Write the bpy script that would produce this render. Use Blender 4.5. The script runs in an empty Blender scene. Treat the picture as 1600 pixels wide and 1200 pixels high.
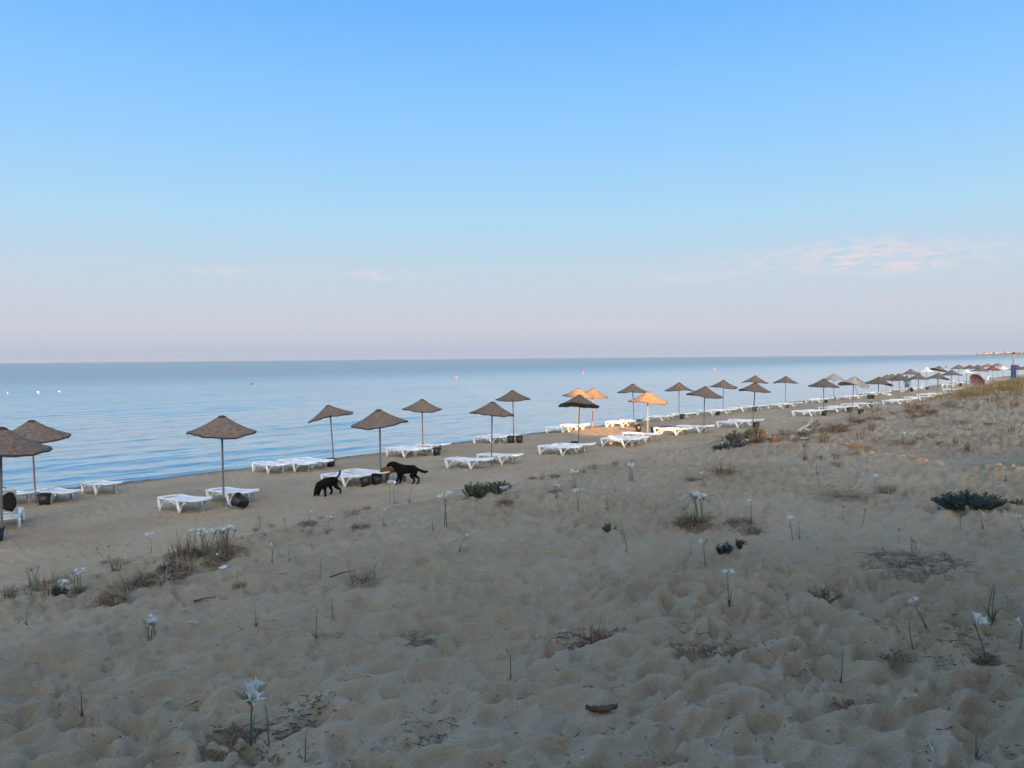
import bpy, bmesh, math, random
import numpy as np
from mathutils import Vector, Matrix

random.seed(7)
scene = bpy.context.scene
COL = scene.collection
R = math.radians

# ------------------------------------------------------------------ camera
F = 1202.0                      # focal length in pixels of a 1600 px wide frame
CAMZ = 4.3
PITCH = math.atan(40.0 / F)
ROLL = R(0.5)
fwd = Vector((0, math.cos(PITCH), -math.sin(PITCH)))
r0 = Vector((1, 0, 0)); u0 = Vector((0, math.sin(PITCH), math.cos(PITCH)))
right = r0 * math.cos(ROLL) - u0 * math.sin(ROLL)
up = u0 * math.cos(ROLL) + r0 * math.sin(ROLL)
CAM = Vector((0, 0, CAMZ))
cam_d = bpy.data.cameras.new('camera'); cam = bpy.data.objects.new('camera', cam_d); COL.objects.link(cam)
m3 = Matrix((right, up, -fwd)).transposed()
cam.matrix_world = Matrix.Translation(CAM) @ m3.to_4x4()
cam_d.sensor_fit = 'HORIZONTAL'; cam_d.sensor_width = 36.0; cam_d.lens = 36.0 * F / 1600.0
cam_d.clip_start = 0.05; cam_d.clip_end = 120000
scene.camera = cam

# ------------------------------------------------------------------ light
SUN_EL = R(8.5)
SUN_TRAVEL = Vector((-0.14, 0.99, 0)).normalized()      # low morning sun from behind the camera
to_sun = Vector((-SUN_TRAVEL.x * math.cos(SUN_EL), -SUN_TRAVEL.y * math.cos(SUN_EL), math.sin(SUN_EL)))
SUN_ROT = math.atan2(to_sun.x, to_sun.y)
sl = bpy.data.lights.new('sun', 'SUN'); sl.energy = 5.0; sl.angle = R(0.5); sl.color = (1.0, 0.50, 0.17)
so = bpy.data.objects.new('sun', sl); COL.objects.link(so)
so.rotation_euler = to_sun.to_track_quat('Z', 'Y').to_euler()
so.location = (0, -60, 60)
EXPOSURE = 2.5                 # a dim dawn, exposed for the shaded sand

scene.view_settings.view_transform = 'Standard'
scene.view_settings.look = 'None'
scene.view_settings.gamma = 1.0
scene.view_settings.use_curve_mapping = False
scene.view_settings.exposure = EXPOSURE
scene.render.engine = 'CYCLES'
scene.cycles.max_bounces = 5
scene.cycles.diffuse_bounces = 2
scene.cycles.glossy_bounces = 2
scene.cycles.transmission_bounces = 2
scene.render.resolution_x = 1024; scene.render.resolution_y = 768


def ramp(nt, stops, interp='LINEAR'):
    n = nt.nodes.new('ShaderNodeValToRGB')
    cr = n.color_ramp; cr.interpolation = interp
    while len(cr.elements) > 1:
        cr.elements.remove(cr.elements[-1])
    cr.elements[0].position = stops[0][0]; cr.elements[0].color = (*stops[0][1], 1)
    for p, c in stops[1:]:
        e = cr.elements.new(p); e.color = (*c, 1)
    return n


def mathn(nt, op, a, b=None, c=None, clamp=False):
    n = nt.nodes.new('ShaderNodeMath'); n.operation = op; n.use_clamp = clamp
    for i, v in enumerate((a, b, c)):
        if v is None: continue
        if isinstance(v, (int, float)): n.inputs[i].default_value = v
        else: nt.links.new(v, n.inputs[i])
    return n.outputs[0]


def srgb(r, g, b):
    f = lambda c: (c / 255 / 12.92) if c / 255 <= 0.04045 else ((c / 255 + 0.055) / 1.055) ** 2.4
    return (f(r), f(g), f(b))


world = bpy.data.worlds.new('World'); scene.world = world; world.use_nodes = True
wt = world.node_tree
for n in list(wt.nodes): wt.nodes.remove(n)
wo = wt.nodes.new('ShaderNodeOutputWorld'); bg = wt.nodes.new('ShaderNodeBackground')
wt.links.new(bg.outputs[0], wo.inputs[0])
sky = wt.nodes.new('ShaderNodeTexSky'); sky.sky_type = 'NISHITA'; sky.sun_disc = False
sky.sun_elevation = SUN_EL; sky.sun_rotation = SUN_ROT
sky.altitude = 0; sky.air_density = 1.0; sky.dust_density = 4.0; sky.ozone_density = 1.5
tc = wt.nodes.new('ShaderNodeTexCoord')
sep = wt.nodes.new('ShaderNodeSeparateXYZ'); wt.links.new(tc.outputs['Generated'], sep.inputs[0])
elev = mathn(wt, 'ARCSINE', sep.outputs[2])
elev = mathn(wt, 'MULTIPLY', elev, 180 / math.pi)            # degrees above the horizon
e01 = mathn(wt, 'DIVIDE', elev, 90.0, clamp=True)
# morning haze belt: the clear-sky colour over the sea, by height above the horizon, all the way round
D = lambda d: d / 90.0
air = ramp(wt, [(D(0.0), srgb(180, 193, 212)), (D(0.6), srgb(187, 195, 213)), (D(2.05), srgb(202, 206, 217)), (D(4.0), srgb(201, 210, 222)),
                (D(5.85), srgb(197, 213, 227)), (D(10.1), srgb(176, 217, 243)), (D(15), srgb(154, 208, 254)), (D(20), srgb(132, 196, 254)),
                (D(23.9), srgb(115, 184, 253)), (D(28), srgb(104, 172, 249)),
                (D(45), (0.16, 0.36, 0.80)), (D(90), (0.20, 0.36, 0.66))])
wt.links.new(e01, air.inputs[0])
mix = wt.nodes.new('ShaderNodeMix'); mix.data_type = 'RGBA'; mix.blend_type = 'MIX'
SKY_S = 0.74
sunh = Vector((to_sun.x, to_sun.y, 0)).normalized()
dots = mathn(wt, 'ADD', mathn(wt, 'MULTIPLY', sep.outputs[0], sunh.x), mathn(wt, 'MULTIPLY', sep.outputs[1], sunh.y))
sm = wt.nodes.new('ShaderNodeMapRange'); sm.interpolation_type = 'SMOOTHSTEP'
sm.inputs[1].default_value = -0.55; sm.inputs[2].default_value = 0.40
wt.links.new(dots, sm.inputs[0]); wt.links.new(sm.outputs[0], mix.inputs[0])
skm = wt.nodes.new('ShaderNodeMix'); skm.data_type = 'RGBA'; skm.blend_type = 'MULTIPLY'; skm.inputs[0].default_value = 1
skm.inputs[7].default_value = (SKY_S, SKY_S, SKY_S, 1)
wt.links.new(sky.outputs[0], skm.inputs[6])
wt.links.new(air.outputs[0], mix.inputs[6]); wt.links.new(skm.outputs[2], mix.inputs[7])


def dir_from_px(px, py):
    d = fwd + right * ((px - 800) / F) - up * ((py - 600) / F)
    return d.normalized()


# thin cirrus streaks, each at its own bearing and height
azim = mathn(wt, 'ARCTAN2', sep.outputs[0], sep.outputs[1])
azim = mathn(wt, 'MULTIPLY', azim, 180 / math.pi)
cmb = wt.nodes.new('ShaderNodeCombineXYZ')
wt.links.new(mathn(wt, 'MULTIPLY', azim, 0.32), cmb.inputs[0]); wt.links.new(mathn(wt, 'MULTIPLY', elev, 1.35), cmb.inputs[1])
cn = wt.nodes.new('ShaderNodeTexNoise'); cn.inputs['Scale'].default_value = 1.7; cn.inputs['Detail'].default_value = 6
cn.inputs['Roughness'].default_value = 0.62; cn.inputs['Distortion'].default_value = 0.5
wt.links.new(cmb.outputs[0], cn.inputs['Vector'])
cnr = ramp(wt, [(0.38, (0, 0, 0)), (0.62, (1, 1, 1))], 'EASE'); wt.links.new(cn.outputs[0], cnr.inputs[0])
tot = None
for px, py, wa, we, amp in ((1345, 392, 4.6, 0.85, 0.95), (1400, 412, 5.2, 0.7, 0.9), (1150, 415, 3.4, 0.8, 0.4), (1060, 434, 3.4, 0.35, 0.45),
                            (605, 430, 2.4, 0.30, 1.1), (350, 425, 2.1, 0.32, 0.9), (1560, 385, 3.0, 0.6, 0.34),
                            (960, 512, 5.0, 0.35, 0.18)):
    d = dir_from_px(px, py)
    a0 = math.degrees(math.atan2(d.x, d.y)); e0 = math.degrees(math.asin(d.z))
    qa = mathn(wt, 'POWER', mathn(wt, 'ABSOLUTE', mathn(wt, 'DIVIDE', mathn(wt, 'SUBTRACT', azim, a0), wa)), 2.0)
    qe = mathn(wt, 'POWER', mathn(wt, 'ABSOLUTE', mathn(wt, 'DIVIDE', mathn(wt, 'SUBTRACT', elev, e0), we)), 2.0)
    g = mathn(wt, 'MULTIPLY', mathn(wt, 'EXPONENT', mathn(wt, 'MULTIPLY', mathn(wt, 'ADD', qa, qe), -1.0)), amp)
    tot = g if tot is None else mathn(wt, 'ADD', tot, g)
cmask = mathn(wt, 'MULTIPLY', tot, cnr.outputs[0], clamp=True)
cmix = wt.nodes.new('ShaderNodeMix'); cmix.data_type = 'RGBA'
cmix.inputs[7].default_value = (*srgb(225, 218, 227), 1)
wt.links.new(cmask, cmix.inputs[0]); wt.links.new(mix.outputs[2], cmix.inputs[6])
wt.links.new(cmix.outputs[2], bg.inputs[0])
bg.inputs[1].default_value = 0.1768

# ------------------------------------------------------------------ noise
def _hash(ix, iy, seed):
    h = (ix.astype(np.int64) * 374761393 + iy.astype(np.int64) * 668265263 + seed * 974634777) & 0xFFFFFFFF
    h = ((h ^ (h >> 13)) * 1274126177) & 0xFFFFFFFF
    h = ((h ^ (h >> 16)) * 2246822519) & 0xFFFFFFFF
    h = h ^ (h >> 15)
    return (h & 0xFFFFFF) / float(0x1000000)


def vnoise(x, y, seed=0):
    ix = np.floor(x); iy = np.floor(y); fx = x - ix; fy = y - iy
    fx = fx * fx * fx * (fx * (fx * 6 - 15) + 10); fy = fy * fy * fy * (fy * (fy * 6 - 15) + 10)
    a = _hash(ix, iy, seed); b = _hash(ix + 1, iy, seed); c = _hash(ix, iy + 1, seed); d = _hash(ix + 1, iy + 1, seed)
    return (a + (b - a) * fx) * (1 - fy) + (c + (d - c) * fx) * fy - 0.5


def fbm(x, y, seed=0, octv=4):
    v = 0; a = 1.0
    for i in range(octv):
        v = v + a * vnoise(x, y, seed + i * 17); x = x * 2.03 + 3.1; y = y * 2.03 - 1.7; a *= 0.5
    return v


def bowls(x, y, seed, k=16.0):
    ix = np.floor(x); iy = np.floor(y); acc = np.zeros_like(x)
    for dx in (-1, 0, 1):
        for dy in (-1, 0, 1):
            cx = ix + dx; cy = iy + dy
            px = cx + 0.1 + 0.8 * _hash(cx, cy, seed); py = cy + 0.1 + 0.8 * _hash(cx, cy, seed + 5)
            w = 0.7 + 0.9 * _hash(cx, cy, seed + 9)
            acc += np.exp(-k * ((x - px) ** 2 + (y - py) ** 2) * w)
    return -np.log(acc + 1e-9) / k


# ------------------------------------------------------------------ terrain
U = np.array((0.67, 0.742)); U = U / np.linalg.norm(U)          # along the shore
N = np.array((-U[1], U[0]))                                     # towards the sea
SHORE = 28.3
_S = np.linspace(-400, 400, 16001)
_Z = np.interp(_S, [-400, -60, -25, -5, 0, 5, 9.2, 12.6, 15, 19, 24, 26.2, 27.5, 28.2, 29.5, 33, 45, 60, 400],
               [4.5, 3.5, 3.1, 2.85, 2.70, 2.42, 2.10, 1.05, 0.76, 0.58, 0.36, 0.25, 0.17, 0.02, -0.14, -0.5, -1.8, -3, -6])
_k = np.exp(-0.5 * (np.arange(-24, 25) / 8.0) ** 2); _k /= _k.sum()
_Z[30:-30] = np.convolve(_Z, _k, 'same')[30:-30]


def st(x, y):
    return x * N[0] + y * N[1], x * U[0] + y * U[1]


def sstep(a, b, v):
    q = np.clip((v - a) / (b - a), 0, 1); return q * q * (3 - 2 * q)


def h_base(x, y):
    s, t = st(x, y)
    near = sstep(160, 60, np.hypot(x, y))
    wob = 0.9 * vnoise(t / 5.5, s * 0 + 0.5, 3) * near
    duney = np.exp(-((s - 11.0) / 4.0) ** 2)
    z = np.interp(s + wob * duney * 1.6 + 0.9 * vnoise(t / 7.0, s * 0, 31) * np.exp(-((s - 28.3) / 3.0) ** 2)
                  + 0.35 * vnoise(t / 1.3, s * 0, 37) * np.exp(-((s - 28.3) / 1.2) ** 2), _S, _Z)
    hill = sstep(16, 48, t) * 0.30 * np.exp(-((s - 7.0) / 4.2) ** 2)
    low = -0.16 * sstep(8, 0, t) * np.exp(-((s - 9.0) / 3.0) ** 2)
    und = fbm(x / 4.2, y / 4.2, 11, 3) * 0.16 * sstep(14.5, 10, s) + fbm(x / 6.0, y / 6.0, 12, 2) * 0.08 * sstep(28, 22, s) * sstep(10, 15, s)
    return z + hill + low + und


def micro(x, y):
    s, t = st(x, y)
    wx = x + 0.18 * vnoise(x * 2.1, y * 2.1, 41) + 0.06 * vnoise(x * 6, y * 6, 44); wy = y + 0.18 * vnoise(x * 2.1, y * 2.1, 43) + 0.06 * vnoise(x * 6, y * 6, 45)
    amp = 0.55 + 0.9 * np.clip(vnoise(x * 0.55, y * 0.55, 51) + 0.5, 0, 1)
    dune = sstep(14, 10, s)
    # foot-churned hollows, a little longer across the slope than along it
    b1 = bowls((wx * 0.91 + wy * 0.41) * 3.9, (-wx * 0.41 + wy * 0.91) * 6.9, 61, 44.0)
    b1 = 0.20 * (1 - np.exp(-(np.clip(b1, 0, 1) / 0.20) ** 1.5))
    b2 = bowls((wx * 0.97 + wy * 0.22) * 7.2 + 7.7, (-wx * 0.22 + wy * 0.97) * 11.5 + 1.3, 67, 36.0)
    b2 = 0.18 * (1 - np.exp(-(np.clip(b2, 0, 1) / 0.18) ** 1.5))
    z = (b1 * 0.46 + b2 * 0.29) * amp
    z = z + fbm(x * 3.0, y * 3.0, 71, 3) * 0.022 + fbm(x * 11.0, y * 11.0, 73, 3) * 0.015
    z = z - 0.052
    k = 0.42 + 0.58 * dune
    k = k * sstep(29.0, 26.0, s)
    return z * k


def ground(x, y):
    x = np.asarray(x, float); y = np.asarray(y, float)
    return h_base(x, y) + micro(x, y)


def gz(x, y):
    return float(ground(np.array([x]), np.array([y]))[0])


def beach_z(x, y):
    s, t = st(x, y)
    return 0.76 + 0.045 * (15 - s) if s < 15 else float(np.interp(s, _S, _Z))


def at(px, py, mode='beach'):
    """ground point under a spot of the survey photograph; 'beach' skips the dune in front"""
    d = fwd + right * ((px - 800) / F) - up * ((py - 600) / F)
    if mode == 'beach':
        lo, hi = 1.0, 400.0
        f = lambda k: (CAM + d * k).z - beach_z((CAM + d * k).x, (CAM + d * k).y)
        for _ in range(50):
            m = 0.5 * (lo + hi)
            if f(m) > 0: lo = m
            else: hi = m
        p = CAM + d * lo
    else:
        ks = np.exp(np.linspace(math.log(1.5), math.log(120), 2200))
        X = d.x * ks; Y = d.y * ks; Z = CAMZ + d.z * ks
        g = ground(X, Y)
        i = int(np.argmax(Z < g)); i = i if i > 0 else len(ks) - 1
        p = Vector((X[i], Y[i], 0))
    return Vector((p.x, p.y, gz(p.x, p.y)))


# ------------------------------------------------------------------ mesh helpers
class MB:
    def __init__(s): s.v = []; s.f = []

    def quadstrip(s, rings, close=True, cap0=False, cap1=False):
        b = len(s.v); n = len(rings[0])
        for r in rings: s.v.extend([tuple(p) for p in r])
        for i in range(len(rings) - 1):
            for j in range(n if close else n - 1):
                a = b + i * n + j; c = b + i * n + (j + 1) % n
                s.f.append((a, c, c + n, a + n))
        if cap0: s.f.append(tuple(reversed(range(b, b + n))))
        if cap1: s.f.append(tuple(range(b + (len(rings) - 1) * n, b + len(rings) * n)))
        return s

    def tube(s, pts, rad, sides=6, caps=True, flat=1.0, roll=0.0):
        pts = [Vector(p) for p in pts]
        if isinstance(rad, (int, float)): rad = [rad] * len(pts)
        rings = []; ref = None
        for i, p in enumerate(pts):
            a = pts[max(i - 1, 0)]; c = pts[min(i + 1, len(pts) - 1)]
            tdir = (c - a).normalized()
            if ref is None:
                ref = Vector((0, 0, 1)) if abs(tdir.z) < 0.9 else Vector((1, 0, 0))
            x = tdir.cross(ref)
            if x.length < 1e-6: x = tdir.orthogonal()
            x.normalize(); y = x.cross(tdir).normalized(); ref = y
            rings.append([p + x * (math.cos(2 * math.pi * k / sides + roll) * rad[i]) + y * (math.sin(2 * math.pi * k / sides + roll) * rad[i] * flat) for k in range(sides)])
        return s.quadstrip(rings, True, caps, caps)

    def beam(s, p, q, w, h, w2=None, h2=None):
        p = Vector(p); q = Vector(q); w2 = w if w2 is None else w2; h2 = h if h2 is None else h2
        d = (q - p).normalized(); x = d.cross(Vector((0, 0, 1)))
        if x.length < 1e-4: x = Vector((0, 1, 0))
        x.normalize(); y = x.cross(d)
        c = lambda o, ww, hh: [o - x * ww / 2 - y * hh / 2, o + x * ww / 2 - y * hh / 2, o + x * ww / 2 + y * hh / 2, o - x * ww / 2 + y * hh / 2]
        return s.quadstrip([c(p, w, h), c(q, w2, h2)], True, True, True)

    def box(s, c, d):
        x, y, z = c; a, b, h = d[0] / 2, d[1] / 2, d[2] / 2
        lo = [(x - a, y - b, z - h), (x + a, y - b, z - h), (x + a, y + b, z - h), (x - a, y + b, z - h)]
        hi = [(p[0], p[1], z + h) for p in lo]
        return s.quadstrip([lo, hi], True, True, True)

    def lathe(s, prof, n=24, wob=None):
        rings = []
        for r, z in prof:
            rings.append([(r * math.cos(2 * math.pi * k / n), r * math.sin(2 * math.pi * k / n), z + (wob(r, 2 * math.pi * k / n) if wob else 0)) for k in range(n)])
        return s.quadstrip(rings, True)

    def tri(s, a, b, c):
        k = len(s.v); s.v.extend([tuple(a), tuple(b), tuple(c)]); s.f.append((k, k + 1, k + 2))

    def blade(s, p, d, side, L, w, curl, segs=3):
        """a tapered bent leaf"""
        p = Vector(p); d = Vector(d).normalized(); side = Vector(side).normalized(); k = len(s.v)
        for i in range(segs):
            q = i / segs; ww = w * (1 - q * 0.75) * 0.5
            s.v.extend([tuple(p - side * ww), tuple(p + side * ww)])
            p = p + d * (L / segs); d = (d + Vector(curl) / segs).normalized()
        s.v.append(tuple(p))
        for i in range(segs - 1):
            s.f.append((k + 2 * i, k + 2 * i + 1, k + 2 * i + 3, k + 2 * i + 2))
        s.f.append((k + 2 * segs - 2, k + 2 * segs - 1, k + 2 * segs))

    def mesh(s, name, mat, smooth=True):
        me = bpy.data.meshes.new(name); me.from_pydata(s.v, [], s.f)
        if mat: me.materials.append(mat)
        if smooth: me.polygons.foreach_set('use_smooth', [True] * len(me.polygons))
        me.update()
        return me


def link(name, data, parent=None, mat4=None):
    o = bpy.data.objects.new(name, data); COL.objects.link(o)
    if parent: o.parent = parent
    if mat4 is not None: o.matrix_local = mat4
    return o


def tag(o, label=None, cat=None, group=None, kind=None):
    if label: o['label'] = label
    if cat: o['category'] = cat
    if group: o['group'] = group
    if kind: o['kind'] = kind
    return o


STUFF_PARTS = ('dry_stems', 'dead_leaves', 'twigs', 'leaves', 'crown')


def place(name, parts, mat4, label, cat, group=None):
    """one thing: an Empty with its parts; parts = [(name, mesh, local matrix or None, [sub-parts])]"""
    root = link(name, None); root.matrix_world = mat4; root.empty_display_size = 0.2
    tag(root, label, cat, group)
    for p in parts:
        o = link(p[0], p[1], root, p[2] if len(p) > 2 else None)
        if p[0] in STUFF_PARTS: o['kind'] = 'stuff'
        for q in (p[3] if len(p) > 3 else ()):
            link(q[0], q[1], o, q[2] if len(q) > 2 else None)
    return root


def frame(loc, ang, scale=1.0):
    return Matrix.Translation(loc) @ Matrix.Rotation(ang, 4, 'Z') @ Matrix.Scale(scale, 4)


# ------------------------------------------------------------------ materials
def mat(name, col, rough=0.6, var=0.0, nscale=20.0, col2=None, bump=0.0, bscale=60.0, spec=0.5, objvar=0.0, twoside=False, sub=0.0, stretch=(1, 1, 1)):
    m = bpy.data.materials.new(name); m.use_nodes = True; nt = m.node_tree
    b = nt.nodes['Principled BSDF']
    b.inputs['Roughness'].default_value = rough
    b.inputs['Specular IOR Level'].default_value = spec
    tcn = nt.nodes.new('ShaderNodeTexCoord'); mp = nt.nodes.new('ShaderNodeMapping'); mp.inputs['Scale'].default_value = stretch
    nt.links.new(tcn.outputs['Object'], mp.inputs[0])
    nz = nt.nodes.new('ShaderNodeTexNoise'); nz.inputs['Scale'].default_value = nscale; nz.inputs['Detail'].default_value = 4
    nt.links.new(mp.outputs[0], nz.inputs['Vector'])
    c2 = col2 or tuple(max(0, c * (1 - var)) for c in col)
    rp = ramp(nt, [(0.3, c2), (0.7, col)]); nt.links.new(nz.outputs[0], rp.inputs[0])
    out = rp.outputs[0]
    if objvar:
        oi = nt.nodes.new('ShaderNodeObjectInfo')
        hv = nt.nodes.new('ShaderNodeHueSaturation')
        nt.links.new(mathn(nt, 'MULTIPLY_ADD', oi.outputs['Random'], objvar * 2, 1 - objvar), hv.inputs['Value'])
        nt.links.new(mathn(nt, 'MULTIPLY_ADD', oi.outputs['Random'], objvar, 1 - objvar * 0.5), hv.inputs['Saturation'])
        nt.links.new(out, hv.inputs['Color']); out = hv.outputs[0]
    nt.links.new(out, b.inputs['Base Color'])
    if bump:
        bz = nt.nodes.new('ShaderNodeTexNoise'); bz.inputs['Scale'].default_value = bscale; bz.inputs['Detail'].default_value = 3
        nt.links.new(mp.outputs[0], bz.inputs['Vector'])
        bn = nt.nodes.new('ShaderNodeBump'); bn.inputs['Strength'].default_value = bump; bn.inputs['Distance'].default_value = 0.01
        nt.links.new(bz.outputs[0], bn.inputs['Height']); nt.links.new(bn.outputs[0], b.inputs['Normal'])
    if sub:
        tr = nt.nodes.new('ShaderNodeBsdfTranslucent'); nt.links.new(out, tr.inputs[0])
        mx = nt.nodes.new('ShaderNodeMixShader'); mx.inputs[0].default_value = sub
        nt.links.new(b.outputs[0], mx.inputs[1]); nt.links.new(tr.outputs[0], mx.inputs[2])
        nt.links.new(mx.outputs[0], nt.nodes['Material Output'].inputs[0])
    return m


def sand_material():
    m = bpy.data.materials.new('sand'); m.use_nodes = True; nt = m.node_tree; L = nt.links
    b = nt.nodes['Principled BSDF']; b.inputs['Specular IOR Level'].default_value = 0.15
    g = nt.nodes.new('ShaderNodeNewGeometry')
    n1 = nt.nodes.new('ShaderNodeTexNoise'); n1.inputs['Scale'].default_value = 0.45; n1.inputs['Detail'].default_value = 3; n1.inputs['Roughness'].default_value = 0.6
    n2 = nt.nodes.new('ShaderNodeTexNoise'); n2.inputs['Scale'].default_value = 160; n2.inputs['Detail'].default_value = 1
    n3 = nt.nodes.new('ShaderNodeTexNoise'); n3.inputs['Scale'].default_value = 9; n3.inputs['Detail'].default_value = 3; n3.inputs['Roughness'].default_value = 0.65
    for n in (n1, n2, n3): L.new(g.outputs['Position'], n.inputs['Vector'])
    c1 = ramp(nt, [(0.28, (0.326, 0.248, 0.158)), (0.5, (0.390, 0.299, 0.197)), (0.72, (0.438, 0.342, 0.232))]); L.new(n1.outputs[0], c1.inputs[0])
    c2 = ramp(nt, [(0.30, (0.62, 0.60, 0.58)), (0.5, (1, 1, 1)), (0.72, (1.22, 1.20, 1.16))]); L.new(n2.outputs[0], c2.inputs[0])
    mx = nt.nodes.new('ShaderNodeMix'); mx.data_type = 'RGBA'; mx.blend_type = 'MULTIPLY'; mx.inputs[0].default_value = 0.55
    L.new(c1.outputs[0], mx.inputs[6]); L.new(c2.outputs[0], mx.inputs[7])
    # organic crumbs: small dark flecks gathered in patches
    vo = nt.nodes.new('ShaderNodeTexVoronoi'); vo.inputs['Scale'].default_value = 34; vo.inputs['Randomness'].default_value = 1
    L.new(g.outputs['Position'], vo.inputs['Vector'])
    fl = mathn(nt, 'LESS_THAN', vo.outputs['Distance'], 0.13)
    cl = mathn(nt, 'GREATER_THAN', n3.outputs[0], 0.545)
    fm = mathn(nt, 'MULTIPLY', mathn(nt, 'MULTIPLY', fl, cl), 0.55)
    mf = nt.nodes.new('ShaderNodeMix'); mf.data_type = 'RGBA'; mf.inputs[7].default_value = (0.055, 0.042, 0.032, 1)
    L.new(fm, mf.inputs[0]); L.new(mx.outputs[2], mf.inputs[6])
    # wet sand along the water line
    sp = nt.nodes.new('ShaderNodeSeparateXYZ'); L.new(g.outputs['Position'], sp.inputs[0])
    wz = mathn(nt, 'MULTIPLY_ADD', n3.outputs[0], 0.09, mathn(nt, 'MULTIPLY_ADD', sp.outputs[2], 1.0, -0.045))
    wet = mathn(nt, 'DIVIDE', mathn(nt, 'SUBTRACT', 0.27, wz), 0.10, clamp=True)
    mw = nt.nodes.new('ShaderNodeMix'); mw.data_type = 'RGBA'; mw.inputs[7].default_value = (0.088, 0.062, 0.042, 1)
    L.new(wet, mw.inputs[0]); L.new(mf.outputs[2], mw.inputs[6]); L.new(mw.outputs[2], b.inputs['Base Color'])
    L.new(mathn(nt, 'MULTIPLY_ADD', wet, -0.5, 0.95), b.inputs['Roughness'])
    bz = nt.nodes.new('ShaderNodeTexNoise'); bz.inputs['Scale'].default_value = 6; bz.inputs['Detail'].default_value = 4; bz.inputs['Roughness'].default_value = 0.6
    L.new(g.outputs['Position'], bz.inputs['Vector'])
    bn = nt.nodes.new('ShaderNodeBump'); bn.inputs['Strength'].default_value = 0.5; bn.inputs['Distance'].default_value = 0.06
    L.new(bz.outputs[0], bn.inputs['Height'])
    bn2 = nt.nodes.new('ShaderNodeBump'); bn2.inputs['Strength'].default_value = 0.35; bn2.inputs['Distance'].default_value = 0.004
    L.new(n2.outputs[0], bn2.inputs['Height']); L.new(bn.outputs[0], bn2.inputs['Normal'])
    L.new(bn2.outputs[0], b.inputs['Normal'])
    return m


def water_material():
    m = bpy.data.materials.new('sea_water'); m.use_nodes = True; nt = m.node_tree; L = nt.links
    b = nt.nodes['Principled BSDF']
    b.inputs['Base Color'].default_value = (0.055, 0.125, 0.175, 1); b.inputs['Roughness'].default_value = 0.16; b.inputs['IOR'].default_value = 1.45
    b.inputs['Coat Weight'].default_value = 1.0; b.inputs['Coat IOR'].default_value = 1.5; b.inputs['Coat Roughness'].default_value = 0.14
    g = nt.nodes.new('ShaderNodeNewGeometry')
    mp = nt.nodes.new('ShaderNodeMapping'); mp.vector_type = 'TEXTURE'
    mp.inputs['Rotation'].default_value = (0, 0, math.atan2(U[1], U[0])); mp.inputs['Scale'].default_value = (3.2, 1, 1)
    L.new(g.outputs['Position'], mp.inputs[0])
    h = None
    for sc, det, w in ((1.6, 2, 0.085), (0.22, 2, 0.32), (0.035, 2, 1.2)):
        n = nt.nodes.new('ShaderNodeTexNoise'); n.inputs['Scale'].default_value = sc; n.inputs['Detail'].default_value = det; n.inputs['Distortion'].default_value = 0.3
        L.new(mp.outputs[0], n.inputs['Vector'])
        q = mathn(nt, 'MULTIPLY', n.outputs[0], w); h = q if h is None else mathn(nt, 'ADD', h, q)
    # wind roughens the open water; the strip under the beach lies calmer
    dp = nt.nodes.new('ShaderNodeVectorMath'); dp.operation = 'DOT_PRODUCT'; dp.inputs[1].default_value = (N[0], N[1], 0)
    L.new(g.outputs['Position'], dp.inputs[0])
    mr = nt.nodes.new('ShaderNodeMapRange'); mr.interpolation_type = 'SMOOTHSTEP'
    mr.inputs[1].default_value = 30; mr.inputs[2].default_value = 260; mr.inputs[3].default_value = 0.14; mr.inputs[4].default_value = 0.46
    L.new(dp.outputs['Value'], mr.inputs[0]); L.new(mr.outputs[0], b.inputs['Roughness']); L.new(mr.outputs[0], b.inputs['Coat Roughness'])
    bn = nt.nodes.new('ShaderNodeBump'); bn.inputs['Strength'].default_value = 0.75; bn.inputs['Distance'].default_value = 1.0
    L.new(h, bn.inputs['Height']); L.new(bn.outputs[0], b.inputs['Normal']); L.new(bn.outputs[0], b.inputs['Coat Normal'])
    return m


M = {}
M['sand'] = sand_material()
M['water'] = water_material()
M['plastic'] = mat('white_plastic', (0.85, 0.87, 0.90), 0.38, 0.22, 4, spec=0.4, objvar=0.03)
M['plastic_old'] = mat('weathered_white_plastic', (0.62, 0.60, 0.56), 0.55, 0.25, 9)
M['grey_steel'] = mat('galvanised_pole', (0.17, 0.175, 0.185), 0.55, 0.25, 12, spec=0.3)
M['red_steel'] = mat('faded_red_pole', (0.36, 0.10, 0.10), 0.55, 0.35, 10, col2=(0.24, 0.09, 0.09))
M['wicker'] = mat('woven_reed', (0.255, 0.195, 0.150), 0.85, 0, 11, col2=(0.078, 0.057, 0.045), bump=0.9, bscale=22, spec=0.2, objvar=0.16, stretch=(1, 1, 5))
M['wicker_rim'] = mat('dark_reed_binding', (0.085, 0.052, 0.040), 0.9, 0.4, 30, bump=0.6, spec=0.2)
M['wicker_red'] = mat('reddish_reed', (0.26, 0.115, 0.085), 0.85, 0.5, 26, bump=0.6, spec=0.2)
M['bleached'] = mat('bleached_reed', (0.42, 0.39, 0.36), 0.85, 0, 5, col2=(0.20, 0.17, 0.145), bump=0.5, spec=0.2)
M['white_cloth'] = mat('white_canvas', (0.72, 0.71, 0.70), 0.8, 0.1, 8, spec=0.2)
M['pink_cloth'] = mat('dusty_pink_canvas', (0.34, 0.20, 0.17), 0.8, 0.25, 8, spec=0.2)
M['black_plastic'] = mat('black_plastic', (0.012, 0.012, 0.014), 0.42, 0.3, 12)
M['blue_plastic'] = mat('blue_bottle_plastic', (0.10, 0.22, 0.50), 0.35)
M['wire'] = mat('wire_handle', (0.15, 0.15, 0.15), 0.5)
M['black_cloth'] = mat('black_fabric', (0.012, 0.012, 0.013), 0.9, 0.3, 30)
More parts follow.
